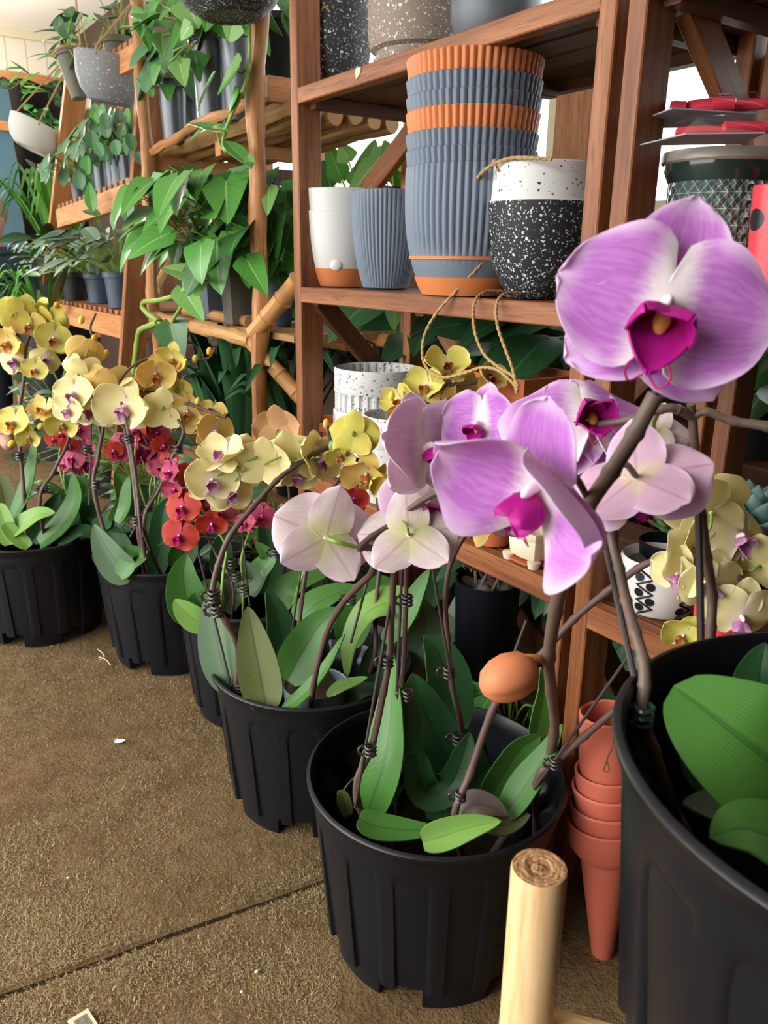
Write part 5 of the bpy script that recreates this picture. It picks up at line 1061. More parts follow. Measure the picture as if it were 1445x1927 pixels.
for rt, px_, dz0, w_, mt, kw in [(O12, [(25, 975), (45, 935), (60, 880), (68, 812)], -.06, 40, 'ol', dict(tilt=-25, back='ol_gr')), (O12, [(18, 1005), (45, 985), (75, 968), (104, 965)], -.13, 44, 'ol_y', dict(nrm=(-.1, .6, .8))), (O12, [(75, 1025), (120, 985), (142, 940), (138, 890)], -.07, 58, 'ol', dict(tilt=-25, back='ol_gr')), (O12, [(100, 1000), (145, 960), (160, 920), (145, 895)], -.03, 40, 'ol', dict(tilt=20)), (O12, [(150, 1015), (175, 990), (165, 955), (150, 935)], -.04, 44, 'ol_d', dict(tilt=-10)), (O12, [(0, 990), (10, 960), (0, 910), (-10, 895)], -.05, 50, 'ol_br', dict(tilt=20)), (O12, [(20, 1025), (10, 990), (0, 960), (-8, 950)], -.13, 40, 'ol_y', {}), (O12, [(55, 1030), (30, 1010), (12, 990), (8, 985)], -.14, 30, 'ol_y', dict(nrm=(0, .7, .7))), (O12, [(60, 1020), (85, 980), (100, 950), (112, 925)], .0, 36, 'ol_d', dict(tilt=25)), (O12, [(110, 1020), (130, 1010), (160, 1000), (200, 1020)], -.08, 40, 'ol_d', dict(nrm=(0, .7, .7)))]:
    lf(rt, px_, Z5+dz0, w_, mt, **kw)
# ---- rose-coloured orchids on the floor behind --------------------------------
def floor_pot(c, r, h, label, mat='black2'):
    t = thing('black_pot', label, 'plant pot', c); mb = MB(); mb.lathe(pot_prof(r*.8, r, h, .003, .003), 56, c); mb.build('pot_body', M[mat], t); mound('potting_soil', c, r*.93, h-.02, M['soil'], t, 2); return t
for (fx, fy, zc, lb, plb, ps) in [(290, 985, 1.85, 'rose-red orchid clump behind the far floor pots, under the yellow arch', 'small black pot of the rose-red orchid clump behind the floor row', [(256, 805, 58), (295, 814, 46), (228, 832, 40), (280, 848, 52), (307, 838, 42), (225, 854, 38), (292, 872, 46), (265, 860, 40), (213, 848, 36), (304, 880, 40), (248, 838, 38), (270, 822, 40), (318, 862, 34)]),
                             (140, 960, 2.1, 'rose and salmon orchid clump farthest back, left of the rose-red clump', 'small black pot of the salmon orchid clump farthest back', [(116, 814, 40), (149, 806, 42), (137, 862, 44), (172, 875, 36), (130, 838, 34), (160, 842, 36), (120, 875, 34), (155, 880, 34), (100, 826, 30)])]:
    g = P(fx, fy, zc); c = V((g.x, g.y, 0)); floor_pot(c, .06, max(.1, g.z-.02), plb)
    o = orchid(lb, V((c.x, c.y, max(.1, g.z-.02)))); e = ORG[o.name]
    for k, (x, y, w_) in enumerate(ps):
        pos = P(x, y, zc-.03+.02*(k % 4)); 
        if k % 3 == 0: spike(o, [e, (e+pos)/2+V((.01*(k % 5-2), 0, .02)), pos-V((0, 0, .01))], .0026, 'stem_l')
        flo(o, 'rose' if k % 4 else 'red', x, y, zc-.03+.02*(k % 4), w_*1.15, (((k*37) % 10-5)/8, ((k*53) % 10-6)/10, .8), (((k*29) % 10-5)/10, 1, 0), k % 2, False, e.lerp(pos, .9) if k % 3 == 0 else (x+6, y+14, zc))
    for k in range(6):
        a = k*1.05+.3; d = V((math.cos(a), math.sin(a), 0)); add_leaf(o, [e-V((0, 0, .01)), e+d*.04+V((0, 0, .06)), e+d*.09+V((0, 0, .09)), e+d*.14+V((0, 0, .07))], .045, V((-d.x*.4, -d.y*.4, 1)), 'ol_d' if k % 2 else 'ol')
# ---- raised pot ----------------------------------------------------------
O13 = orchid('orchid with very broad thick leaves and green clips in the raised pot', PC6+V((.03, .05, .10)))
e6 = PC6+V((0, 0, .09))
spike(O13, [e6+V((-.04, .05, 0)), P(1285, 1560, .50), P(1255, 1490, .485), P(1228, 1410, .475), P(1208, 1345, .47), P(1213, 1290, .47), P(1210, 1240, .475), P(1195, 1190, .485), P(1178, 1130, .50), P(1165, 1070, .51), P(1152, 1010, .52), P(1160, 940, .52)], .0042, 'stem_g')
stake(O13, P(1212, 1360, .468), P(1140, 1030, .52), .0021); clip(O13, P(1210, 1345, .466), .0135, 'clip_g')
spike(O13, [e6+V((.03, .07, 0)), P(1345, 1350, .55), P(1336, 1250, .56), P(1338, 1180, .56), P(1340, 1120, .56), P(1330, 1050, .55), P(1320, 970, .55), P(1312, 905, .545), P(1307, 840, .54), P(1303, 785, .535), P(1300, 760, .53)], .0037, 'stem_g')
spike(O13, [P(1303, 785, .535), P(1275, 770, .53), P(1245, 770, .53), P(1180, 790, .54), P(1120, 800, .555)], .0034, 'stem_g'); spike(O13, [P(1545, 830, .5), P(1445, 803, .515), P(1380, 793, .525), P(1330, 775, .53), P(1303, 785, .535)], .0034, 'stem_g')
stake(O13, P(1322, 1350, .55), P(1312, 860, .54), .0026); clip(O13, P(1312, 893, .54), .0165, 'clip_g')
flo(O13, 'pink', 1105, 790, .565, 330, (.05, .55, .8), (-.02, .85, -.5), 2, True, (1130, 800, .56), 'strongly veined pink bloom tilted upward')
flo(O13, 'pale', 1232, 815, .56, 120, (.4, -.3, -.7), (.3, .9, 0), 3, True, (1240, 775, .535))
for px_, zc, w_, mt, kw in [([(1640, 1600), (1510, 1480), (1390, 1385), (1268, 1290)], .42, 285, 'ol', dict(dz=[.02, 0, .0, .03], nrm=(-.15, .35, .9), fold=.10, tilt=6, n=30, nu=11, p=.72, q=.44)), ([(1560, 1640), (1480, 1590), (1400, 1560), (1335, 1575)], .385, 150, 'ol', dict(nrm=(0, .8, .6), fold=.2)), ([(1500, 1420), (1460, 1350), (1430, 1290), (1440, 1210)], .50, 140, 'ol_d', dict(nrm=(-.3, .2, .9))), ([(1480, 1600), (1420, 1560), (1350, 1525), (1285, 1510)], .46, 110, 'ol_gr', dict(nrm=(0, .8, .5))), ([(1420, 1500), (1360, 1480), (1310, 1440), (1285, 1415)], .48, 90, 'ol_d', dict(nrm=(-.2, .4, .9)))]:
    lf(O13, px_, zc, w_, mt, **kw)
# ------------------------------------------------------------------ leafy plants of the rustic shelves
def outline(kind, v):
    if kind == 'heart': return (1-v)**.7*min(1, (v/.16+.02)**.5)*1.12
    if kind == 'round': return math.sin(math.pi*min(.999, max(.001, v))**.95)**.55
    if kind == 'lance': return math.sin(math.pi*min(.999, v*.98+.015)**.8)**.9
    return math.sin(math.pi*min(.999, v*.98+.015)**.55)**.8
def put_leaf(mb, base, d, nrm, L, W, kind='heart', bend=.25, fold=.12, nv=8, nu=5, th=0.0008):
    d = V(d).normalized(); nrm = V(nrm); s = d.cross(nrm); s = s.normalized() if s.length > .05 else d.orthogonal().normalized(); n = s.cross(d).normalized(); rows = []
    for j in range(nv+1):
        v = j/nv; w = W*.5*outline(kind, v); c = base+d*(L*(v-.06*(1-v)))-n*bend*L*v*v; r = []
        for i in range(nu):
            u = 2*i/(nu-1)-1; back = (.14*L*abs(u)*(1-v)**4 if kind == 'heart' else 0)
            r.append((c+s*u*w+n*(fold*abs(u)*w*1.6)-d*back, (.5+.5*u, v)))
        rows.append(r)
    mb.sheet(rows, th)
OUT = V((-1, -.25, .25)).normalized()
def pot_round(t, c, rb, rt, h, mat, lip=.004, name='pot'):
    mb = MB(); mb.lathe(pot_prof(rb, rt, h, .002, lip), 48, c); o = mb.build(name, M[mat], t); mound('potting_soil', c, rt*.93, h-.012, M['soil'], t, 4, .003); return o
def pot_square(t, c, wb, wt, h, mat):
    sq = lambda r, z, a, i: r*(1/max(abs(math.cos(a)), abs(math.sin(a))))**.86
    mb = MB(); mb.lathe(pot_prof(wb/2, wt/2, h, .002, .003), 64, c, sq); o = mb.build('pot', M[mat], t); return o
def leafy_plant(label, c, pot, n, spread, height, L, mat, kind='heart', seed=1, bias=OUT, wide=.75, droop=.3, name='potted_plant', cat='plant', group=None, stem='stem_l', big=None, up=.5):
    """pot = (shape, rb, rt, h, mat)"""
    c = V(c); t = thing(name, label, cat, c, group); rn = random.Random(seed); sh, rb, rt, h, pm_ = pot
    if sh == 'r': pot_round(t, c, rb, rt, h, pm_)
    elif sh == 's': pot_square(t, c, rb*2, rt*2, h, pm_)
    top = c+V((0, 0, h-.012)); fm = MB(); sm = MB()
    for k in range(n):
        a = rn.uniform(0, 2*math.pi); ra = spread*rn.random()**.55; dirh = V((math.cos(a), math.sin(a), 0))
        e = top+dirh*ra+bias*spread*.35+V((0, 0, height*rn.uniform(.12, 1)*(1-.35*(ra/spread))))
        b = top+dirh*rt*.5*rn.random(); m_ = b.lerp(e, .5)+V((0, 0, height*.14)); sm.tube(spline([b, m_, e], 4), .0016, 5, False)
        hk = kind in ('heart', 'round'); d = (dirh*(.55 if hk else 1.0)+bias*(.2 if hk else .5)+V((0, 0, -(droop+.45 if hk else droop)+rn.uniform(-.4, .5)))).normalized(); nn = (bias*(1.3 if hk else .8)+V((0, 0, up))+dirh*.3+V((rn.uniform(-.45, .45), rn.uniform(-.45, .45), rn.uniform(-.3, .3))))
        LL = L*rn.uniform(.65, 1.15); put_leaf(fm, e, d, nn, LL, LL*wide*rn.uniform(.85, 1.1), kind, rn.uniform(.08, .35))
    fm.build('foliage', M[mat], t, 60); sm.build('stems', M[stem], t, 60)
    return t
def big_leaf(t, base, d, nrm, L, W, mat, kind='heart', stem_from=None, label=None, bend=.15):
    mb = MB(); put_leaf(mb, V(base), d, nrm, L, W, kind, bend, .12, 14, 9, .0012); o = mb.build('leaf', M[mat], t, 60)
    if stem_from is not None: mb = MB(); mb.tube(spline([V(stem_from), (V(stem_from)+V(base))/2+V((0, 0, .01)), V(base)], 5), .0022, 7); mb.build('petiole', M['stem_l'], t)
    return o
def pxleaf(t, a, b, x, W, mat, kind='heart', nrm=(0, .3, 1), bend=.05, x2=None, stem_from=None):
    """leaf from pixel a to pixel b on depth plane x"""
    p, q = PX(a[0], a[1], x), PX(b[0], b[1], x if x2 is None else x2); L = (q-p).length; return big_leaf(t, p, q-p, CV(*nrm), L, W*ZC(p)/F, mat, kind, stem_from, None, bend)
# pole shelf, upper level
def on_c(px, py, x, z): p = PX(px, py, x); return V((x, p.y, z))
ZC1 = 1.092
sil = [(330, 255, .80, 27, 104, 'silver tall pot with a dark rim, closest to the plank leg on the pole shelf', 4, 'pep'), (358, 240, .84, 20, 112, 'slim silver pot between two broader silver pots on the pole shelf', 0, 'pep'), (400, 222, .80, 33, 150, 'broad silver pot with a moulded rim and heart leaves over it', 26, 'ht'), (452, 190, .83, 34, 150, 'silver pot half behind the near pole, with a long trailing vine', 16, 'ht_v')]
vines = None
for i, (px, py, x, wr, hp, lb, n, mt) in enumerate(sil):
    c = on_c(px, py, x, ZC1-(.012 if i == 0 else .004 if i == 1 else 0)); k = ZC(c)/F
    t = leafy_plant(lb, c, ('r', wr*.82*k, wr*k, hp*k, 'steel_pot'), max(6, n), .10 if n > 10 else .06, .12, .075, mt, 'heart' if 'ht' in mt else 'round', 60+i, OUT, .8, .3, 'pothos_plant' if 'ht' in mt else 'peperomia_plant', 'plant', 'tall silver pots on the pole shelf')
    if i == 2: hub = t; htop = c+V((0, 0, hp*k))
    if i == 3: vine = t; vtop = c+V((0, 0, hp*k))
for k in range(26):     # heart leaves massed toward the light
    rn = random.Random(200+k); px, py = rn.uniform(258, 400), rn.uniform(-10, 165); x = rn.uniform(.70, .8)
    if px < 290 and py > 150: continue
    p = PX(px, py, x); ang = rn.uniform(-.6, .6); pxleaf(hub, (px, py), (px+rn.uniform(-26, 26), py+rn.uniform(18, 44)), x, rn.uniform(30, 48), ('ht', 'ht', 'ht_d', 'ht_l')[k % 4], 'heart', (rn.uniform(-.5, .3), rn.uniform(.2, .9), .8), .15, x-.015, htop if k % 2 else None)
pxleaf(hub, (355, 8), (372, 52), .72, 78, 'ht_l', 'heart', (-.2, .5, .8)); pxleaf(hub, (275, 20), (320, 50), .72, 66, 'ht', 'heart', (-.3, .6, .7)); pxleaf(hub, (262, 50), (230, 50), .71, 30, 'ht_l', 'round', (0, .8, .6))
mb = MB(); vp = [vtop, PX(467, 30, .745), PX(470, 70, .72), PX(469, 115, .72), PX(462, 155, .715), PX(448, 190, .71), PX(436, 215, .71), PX(425, 245, .71), PX(420, 268, .71), PX(424, 285, .71)]
pp = spline(vp, 7); mb.tube(pp, .0036, 8); mb.build('vine', M['stem_l'], vine); mb = MB(); mb.tube(spline([PX(469, 118, .72), PX(456, 138, .71), PX(447, 133, .71)], 5), .0024, 7); mb.tube(spline([PX(424, 283, .71), PX(415, 275, .71), PX(408, 246, .71)], 5), .0024, 7); mb.tube(spline([PX(424, 287, .71), PX(428, 272, .71)], 5), .0024, 7); mb.build('petiole', M['stem_l'], vine)
pxleaf(vine, (446, 128), (404, 176), .70, 62, 'ht', 'heart', (-.4, .2, .9)); pxleaf(vine, (402, 140), (367, 206), .705, 40, 'ht_l', 'lance', (-.5, .4, .7)); pxleaf(vine, (412, 244), (350, 224), .70, 44, 'ht_v', 'heart', (-.1, .75, .6)); pxleaf(vine, (385, 240), (350, 268), .705, 26, 'ht', 'lance', (-.4, .4, .8)); pxleaf(vine, (446, 176), (428, 212), .705, 34, 'ht', 'heart', (-.4, .2, .9)); pxleaf(vine, (426, 268), (474, 310), .70, 34, 'ht', 'lance', (0, .7, .7)); pxleaf(vine, (440, 40), (430, 80), .72, 60, 'ht_l', 'heart', (.2, .3, .9)); pxleaf(vine, (467, 292), (472, 318), .705, 20, 'ht_l', 'lance')
c = on_c(530, 150, 1.0, 1.10); leafy_plant('tall black pot with drooping leaves behind the end board of the pole shelf', c, ('r', .07, .085, .24, 'black2'), 14, .10, .06, .07, 'ht_d', 'lance', 77, V((-.8, -.4, -.2)), .5, .8, 'potted_plant')
# middle of the pole shelf: dark blue pot on the back plank, pothos pots on the bamboo rail
c = V((.97, PX(350, 350, .97).y, 1.0)); leafy_plant('dark blue-grey pot under the log deck of the pole shelf', V((c.x, c.y, .951)), ('r', .048, .058, .10, 'blue_pot'), 10, .06, .05, .05, 'ht_d', 'heart', 78)
ZC2 = .660
P1_ = on_c(405, 600, .815, ZC2); k = ZC(P1_)/F
t = leafy_plant('square blue-grey pot of pothos on the bamboo rail, the one nearer the plank leg', P1_, ('s', 21*k, 27*k, 108*k, 'grey_pot'), 34, .15, .22, .095, 'ht', 'heart', 81, OUT, 1.05, .25, 'pothos_plant'); pot_a = t
P2_ = on_c(448, 612, .795, ZC2); k = ZC(P2_)/F
t = leafy_plant('dusty square pot of pothos on the bamboo rail beside the near pole', P2_, ('s', 20*k, 26*k, 120*k, 'dusty_pot'), 34, .16, .24, .10, 'ht', 'heart', 82, OUT, 1.05, .25, 'pothos_plant'); pot_b = t
P3_ = on_c(520, 600, .86, ZC2); k = ZC(P3_)/F
t = leafy_plant('dark grey pot of pothos between the near pole and the corner post', P3_, ('r', 28*k, 36*k, 105*k, 'blue_pot'), 30, .13, .24, .10, 'ht_d', 'heart', 83, OUT, 1.05, .25, 'pothos_plant')
atop = P1_+V((0, 0, .13)); btop = P2_+V((0, 0, .14))
pxleaf(pot_b, (466, 492), (502, 553), .72, 62, 'ht', 'heart', (.1, .1, 1), .05, None, btop); pxleaf(pot_b, (470, 330), (400, 330), .75, 40, 'ht', 'heart', (-.3, .7, .6)); pxleaf(pot_b, (415, 445), (350, 440), .74, 58, 'ht_d', 'heart', (-.1, .6, .8), .05, None, btop); pxleaf(pot_b, (440, 395), (398, 345), .74, 60, 'ht', 'heart', (-.2, .4, .9), .05, None, btop)
pxleaf(pot_b, (420, 400), (470, 425), .745, 52, 'ht', 'heart', (.1, .5, .9), .05, None, btop); pxleaf(pot_b, (455, 440), (452, 475), .74, 36, 'ht_l', 'heart', (.1, .2, 1), .05, None, btop); pxleaf(pot_a, (360, 455), (375, 490), .74, 40, 'ht_d', 'heart', (-.2, .3, .9), .05, None, atop); pxleaf(pot_a, (395, 370), (372, 410), .76, 50, 'ht_l', 'heart', (-.3, .5, .8), .05, None, atop); pxleaf(pot_a, (365, 400), (335, 412), .76, 36, 'ht', 'heart', (-.2, .8, .5))
for k_ in range(30):
    rn = random.Random(300+k_); px, py = rn.uniform(330, 545), rn.uniform(315, 470); x = rn.uniform(.76, .90)
    pxleaf(pot_b if px > 420 else pot_a, (px, py), (px+rn.uniform(-34, 34), py+rn.uniform(8, 46)), x, rn.uniform(34, 58), ('ht', 'ht_d', 'ht', 'ht_l')[k_ % 4], 'heart', (rn.uniform(-.5, .4), rn.uniform(.2, .9), .8), .15, x-.02, (btop if px > 420 else atop) if k_ % 3 == 0 else None)
# knotted vine in front of the plank leg
t = thing('pothos_vine', 'knotted bright green vine stem with three pale heart leaves by the plank leg', 'plant', V((.72, 2.12, 0)))
vp = [(245, 790), (250, 720), (258, 650), (264, 622), (285, 612), (297, 605), (280, 592), (268, 578), (272, 568), (292, 566), (312, 562), (330, 555), (360, 538), (390, 520)]
pts = [V((.72, 2.10, 0)), V((.715, 2.15, .25))]+[PX(x, y, .715-.0006*max(0, x-300)) for x, y in vp]; pp = spline(pts, 6)
mb = MB(); mb.tube(pp, [.0095*(1-.5*i/len(pp))*(1.18 if i % 6 == 0 else 1) for i in range(len(pp))], 10); mb.build('stem', M['stem_l'], t)
pts = [PX(297, 607, .715), PX(318, 614, .71), PX(330, 595, .70), PX(345, 570, .70), PX(348, 560, .695)]; mb = MB(); mb.tube(spline(pts, 6), .0042, 8); mb.build('petiole', M['stem_l'], t)
pxleaf(t, (382, 520), (298, 494), .69, 66, 'ht_l', 'heart', (-.2, .6, .8)); pxleaf(t, (345, 545), (382, 603), .69, 56, 'ht_l', 'heart', (-.1, .2, 1)); pxleaf(t, (322, 613), (340, 690), .70, 74, 'ht_d', 'heart', (-.2, .1, 1)); pxleaf(t, (375, 520), (368, 560), .70, 40, 'ht_l', 'heart', (.2, .2, 1))
# lower part of the pole shelf: strap leaved plants
def strap_plant(label, c, pot, n, L, W, mat, seed, lean=.5, name='strap_leaf_plant', cat='plant', arch=.5, group=None):
    c = V(c); t = thing(name, label, cat, c, group); rn = random.Random(seed); sh, rb, rt, h, pm_ = pot
    pot_round(t, c, rb, rt, h, pm_); top = c+V((0, 0, h-.015)); mb = MB()
    for k in range(n):
        a = rn.uniform(0, 6.283); d = V((math.cos(a), math.sin(a), 0)); l = L*rn.uniform(.6, 1.1); ln = lean*rn.uniform(.3, 1.2)
        pts = [top+d*rt*.3, top+d*(rt*.3+l*ln*.3)+V((0, 0, l*.45)), top+d*(rt*.3+l*ln*.7)+V((0, 0, l*.8)), top+d*(rt*.3+l*ln*1.1)+V((0, 0, l*(.95-arch*.5)))]
        mb.sheet(leaf_rows(pts, W*rn.uniform(.8, 1.2), V((-d.x*.2, -d.y*.2, 1)) if lean > .3 else V((-1, -.3, .2)), .2, rn.uniform(-20, 20), .55, .7, 12, 5), .0008)
    mb.build('foliage', M[mat], t, 60); return t
for i, (x, y, z, lb, n, L, W, mt, sd) in enumerate([(.86, 1.62, .277, 'dark strap-leaved plant low on the pole shelf beside the near pole', 22, .34, .035, 'strap', 91), (.84, 1.85, .277, 'dark green strap-leaved plant low in the middle of the pole shelf', 24, .36, .038, 'strap', 92), (.86, 2.08, .277, 'strap-leaved plant low on the pole shelf next to the plank leg', 20, .30, .03, 'strap', 93)]):
    strap_plant(lb, (x, y, z), ('r', .04, .052, .09, 'black2'), n, L, W, mt, sd, .55)
for i, (x, y, lb, sd) in enumerate([(.80, 1.5, 'leafy dark plant on the floor behind the near pole', 94), (.82, 1.8, 'leafy dark plant on the floor under the middle of the pole shelf', 95), (.78, 2.45, 'leafy dark plant on the floor under the ladder shelf, near the plank leg', 96), (.76, 2.8, 'leafy dark plant on the floor under the middle of the ladder shelf', 97), (.74, 3.15, 'leafy dark plant on the floor at the far ladder leg', 98)]):
    leafy_plant(lb, (x, y, 0), ('r', .055, .07, .12, 'black2'), 46, .20, .26 if i < 2 else .34, .085, 'dim', 'lance', sd, OUT, .42, .2)
# ladder shelf
ZD1, ZD2, ZD3 = 1.318, .992, .655
def on_d(px, x, z): p = PX(px, 300, x); return V((x, p.y, z))
c = on_d(128, .74, 1.205); c = PX(150, 186, .72); k = ZC(c)/F
t = thing('potted_plant', 'tilted dusty grey pot tied with jute at the ladder shelf top corner', 'plant', c)
ax = (PX(124, 95, .70)-c).normalized(); RMx = ax.to_track_quat('Z', 'Y').to_matrix(); L_ = (PX(124, 95, .70)-c).length
mb = MB(); mb.lathe(pot_prof(14*k, 21*k, L_, .002, .003), 40, c, None, RMx); mb.build('pot', M['dusty_pot'], t)
mb = MB(); e = c+ax*(L_*.97); mb.tube([e+RMx @ V((23*k*math.cos(a), 23*k*math.sin(a), .003*math.sin(3*a))) for a in [2*math.pi*i/18 for i in range(19)]], .004, 6); mb.tube(spline([e+RMx @ V((-20*k, 0, 0)), e+V((-.03, 0, .0)), e+V((-.05, .01, -.01))], 5), .0025, 6); mb.build('jute_tie', M['twine'], t)
for a, b, w_, mt in [((120, 72), (88, 88), 34, 'ht_d'), ((132, 70), (118, 38), 36, 'ht_d'), ((140, 60), (150, 25), 34, 'ht_d'), ((128, 90), (116, 70), 20, 'ht_d'), ((138, 105), (130, 130), 22, 'ht_l'), ((150, 55), (168, 30), 30, 'ht_l'), ((135, 30), (125, 12), 26, 'ht_d'), ((112, 60), (110, 30), 26, 'ht_d')]: pxleaf(t, a, b, .70, w_, mt, 'round', (-.2, .3, .9), .1, None, e)
for i, (px, x, rb, rt, h, mt, lb, n, lm, L) in enumerate([(190, .84, .034, .044, .10, 'dusty_pot', 'brown-grey pot behind the grey hanging bowl, on the ladder shelf top', 9, 'dim', .10), (240, .83, .036, .046, .09, 'dusty_pot', 'dusty grey pot at the plank leg end of the ladder shelf top', 9, 'dim', .12), (165, .86, .026, .034, .08, 'cream', 'cream pot peeking over the rim of the grey hanging bowl', 16, 'ht_l', .06)]):
    c = on_d(px, x, ZD1-(.002 if px > 200 else .02)); leafy_plant(lb, c, ('r', rb, rt, h, mt), n, .09, .14, L, lm, 'lance' if lm == 'dim' else 'heart', 110+i, V((-.4, -.2, .5)), .5, .1)
for i, (px, x, rt, h, mt, lb) in enumerate([(170, .80, .026, .10, 'black2', 'dark pot of round leaves at the far end of the middle ladder shelf level'), (195, .81, .026, .13, 'steel_pot', 'clear silvery pot of round leaves on the middle ladder shelf level'), (218, .80, .024, .13, 'steel_pot', 'silvery pot of round leaves, one before the last on the middle ladder level'), (243, .81, .025, .14, 'steel_pot', 'silvery pot of round leaves next to the plank leg on the middle ladder level'), (150, .78, .024, .08, 'grey_pot', 'small grey pot at the outer corner of the middle ladder level')]):
    p = PX(px, 390, x); c = V((x, p.y, ZD2-.012+.0)); leafy_plant(lb, c, ('r', rt*.8, rt, h, mt), 16, .085, .10, .06, 'pep', 'round', 120+i, OUT, .78, .5, 'peperomia_plant', 'plant', 'round-leaved plants on the ladder shelf')
hubd = thing('peperomia_plant', 'trailing round grey-green leaves hanging under the grey bowl', 'plant', V((.77, 2.5, 1.0)))
pot_round(hubd, V((.82, 2.62, .985)), .03, .036, .12, 'steel_pot')
for k_ in range(40):
    rn = random.Random(400+k_); px, py = rn.uniform(150, 262), rn.uniform(195, 300); x = rn.uniform(.70, .80); pxleaf(hubd, (px, py), (px+rn.uniform(-10, 10), py+rn.uniform(22, 34)), x, rn.uniform(18, 27), ('pep', 'pep', 'ht', 'grey_lf')[k_ % 4], 'round', (rn.uniform(-.4, .3), rn.uniform(.0, .6), .9), .08, None, V((.80, 2.55, 1.09)) if k_ % 3 == 0 else None)
for i, (px, x, rt, h, mt, lb, lm, kd, n, L) in enumerate([(228, .80, .045, .11, 'blue_pot', 'blue-grey pot of grey-green leaves beside the plank leg, bottom ladder level', 'grey_lf', 'lance', 26, .11), (190, .82, .045, .10, 'blue_pot', 'blue-grey pot of small leaves, middle of the bottom ladder level', 'grey_lf', 'heart', 60, .035), (145, .80, .05, .10, 'black2', 'dark pot with long outward leaves at the outer end of the bottom ladder level', 'dim', 'lance', 26, .12), (120, .84, .045, .10, 'black2', 'dark pot of tiny leaves behind the far ladder leg', 'grey_lf', 'heart', 60, .035)]):
    p = PX(px, 590, x); c = V((x, p.y, ZD3-.003)); t = leafy_plant(lb, c, ('r', rt*.8, rt, h, mt), n, .15, .16, L, lm, kd, 130+i, OUT, .42 if kd == 'lance' else .8, .2)
    if i == 0: for_b = t
    if i == 2: for_o = t
tb = ORG[for_o.name]+V((0, 0, .1)); fb_ = ORG[for_b.name]+V((0, 0, .12))
for tt, a, b, w_, mt, fr in [(for_o, (130, 440), (28, 455), 30, 'ht', tb), (for_o, (70, 518), (-20, 495), 30, 'ht', tb), (for_o, (125, 505), (88, 585), 28, 'ht_d', tb), (for_b, (185, 405), (150, 385), 22, 'ht_d', fb_), (for_b, (175, 395), (165, 340), 26, 'ht', fb_), (for_b, (242, 416), (232, 342), 34, 'ht_d', fb_), (for_b, (185, 450), (140, 462), 26, 'grey_lf', fb_), (for_b, (215, 430), (213, 385), 26, 'grey_lf', fb_), (for_b, (160, 430), (185, 450), 30, 'grey_lf', fb_), (for_b, (190, 465), (210, 440), 22, 'grey_lf', fb_)]:
    pxleaf(tt, a, b, .70, w_, mt, 'lance', (-.2, .7, .6), .1, None, fr)
# hanging fern-like grasses beyond the ladder shelf
for i, (px, py, Y, n, L, lb) in enumerate([(85, 430, 3.55, 46, .42, 'bright arching palm-like plant between the black fabric and the ladder shelf'), (60, 560, 3.5, 30, .3, 'grassy plant below the palm-like one at the far ladder leg')]):
    p = PY(px, py, Y); zt = max(.1, p.z-.10); t = strap_plant(lb, (p.x+.05, p.y, 0), ('r', .09, .11, zt, 'black2'), n, L, .02, 'grass', 140+i, .8, 'arching_plant', 'plant', .9)
# ------------------------------------------------------------------ hanging bowls
def hang_bowl(label, ctr, zc, rad, hgt, tilt, mat, strings, apex, lean=0.0):
    """bowl hung by twine; ctr = pixel of the rim middle, rad/hgt in pixels, tilt clockwise in degrees as it hangs"""
    k = zc/F; c = P(ctr[0], ctr[1], zc); view = (c-EYE).normalized(); ax = Matrix.Rotation(math.radians(tilt), 3, view) @ V((0, 0, 1)); ax = Matrix.Rotation(math.radians(lean), 3, CR) @ ax
    R = rad*k; h = hgt*k; q = c-ax*h; rm = ax.to_track_quat('Z', 'Y').to_matrix(); t = thing('hanging_planter', label, 'hanging planter', q)
    pr = [(.001, 0), (R*.56, 0), (R*.61, .003), (R*.80, h*.22), (R*.93, h*.5), (R, h*.97), (R-.003, h), (R-.006, h*.97), (R*.88, h*.5), (R*.58, .014), (.001, .012)]
    mb = MB(); mb.lathe(pr, 72, q, None, rm); mb.build('bowl', M[mat], t, 30)
    mb = MB(); mb.lathe([(R*.42, -.0005), (R*.44, -.0015), (R*.53, -.0015), (R*.55, -.0005)], 60, q, None, rm); mb.build('base_ring', M[mat], t)
    ap = P(apex[0], apex[1], zc); top = V((ap.x, ap.y, 2.05))
    for a in strings:
        an = math.radians(a); p0 = c+rm @ V((R*.985*math.cos(an), R*.985*math.sin(an), -.012)); p1 = p0+ax*.02
        mb = MB(); mb.tube([p0, p1, p1.lerp(ap, .5), ap], .0026, 7); mb.build('hanging_twine', M['twine'], t)
    mb = MB(); mb.tube([ap, top], .0035, 7); mb.build('hanging_twine', M['twine'], t)
    return t
ZG = ZC(PX(275, 150, .75))+.22
hang_bowl('grey flecked bowl planter hanging by jute twine before the ladder shelf', (213, 108), ZG, 70, 78, 10, 'spk_grey', (70, 190, 310), (292, -50), 6)
hang_bowl('small white stone bowl planter hanging tilted by the black fabric', (74, 236), 2.7, 52, 46, 25, 'spk_bowl', (60, 180, 300), (150, 80), 0)
hang_bowl('black flecked bowl planter hanging over the pole shelf, cut by the picture top', (428, -53), 1.36, 104, 74, -4, 'spk_charcoal', (60, 180, 300), (430, -200), 0)
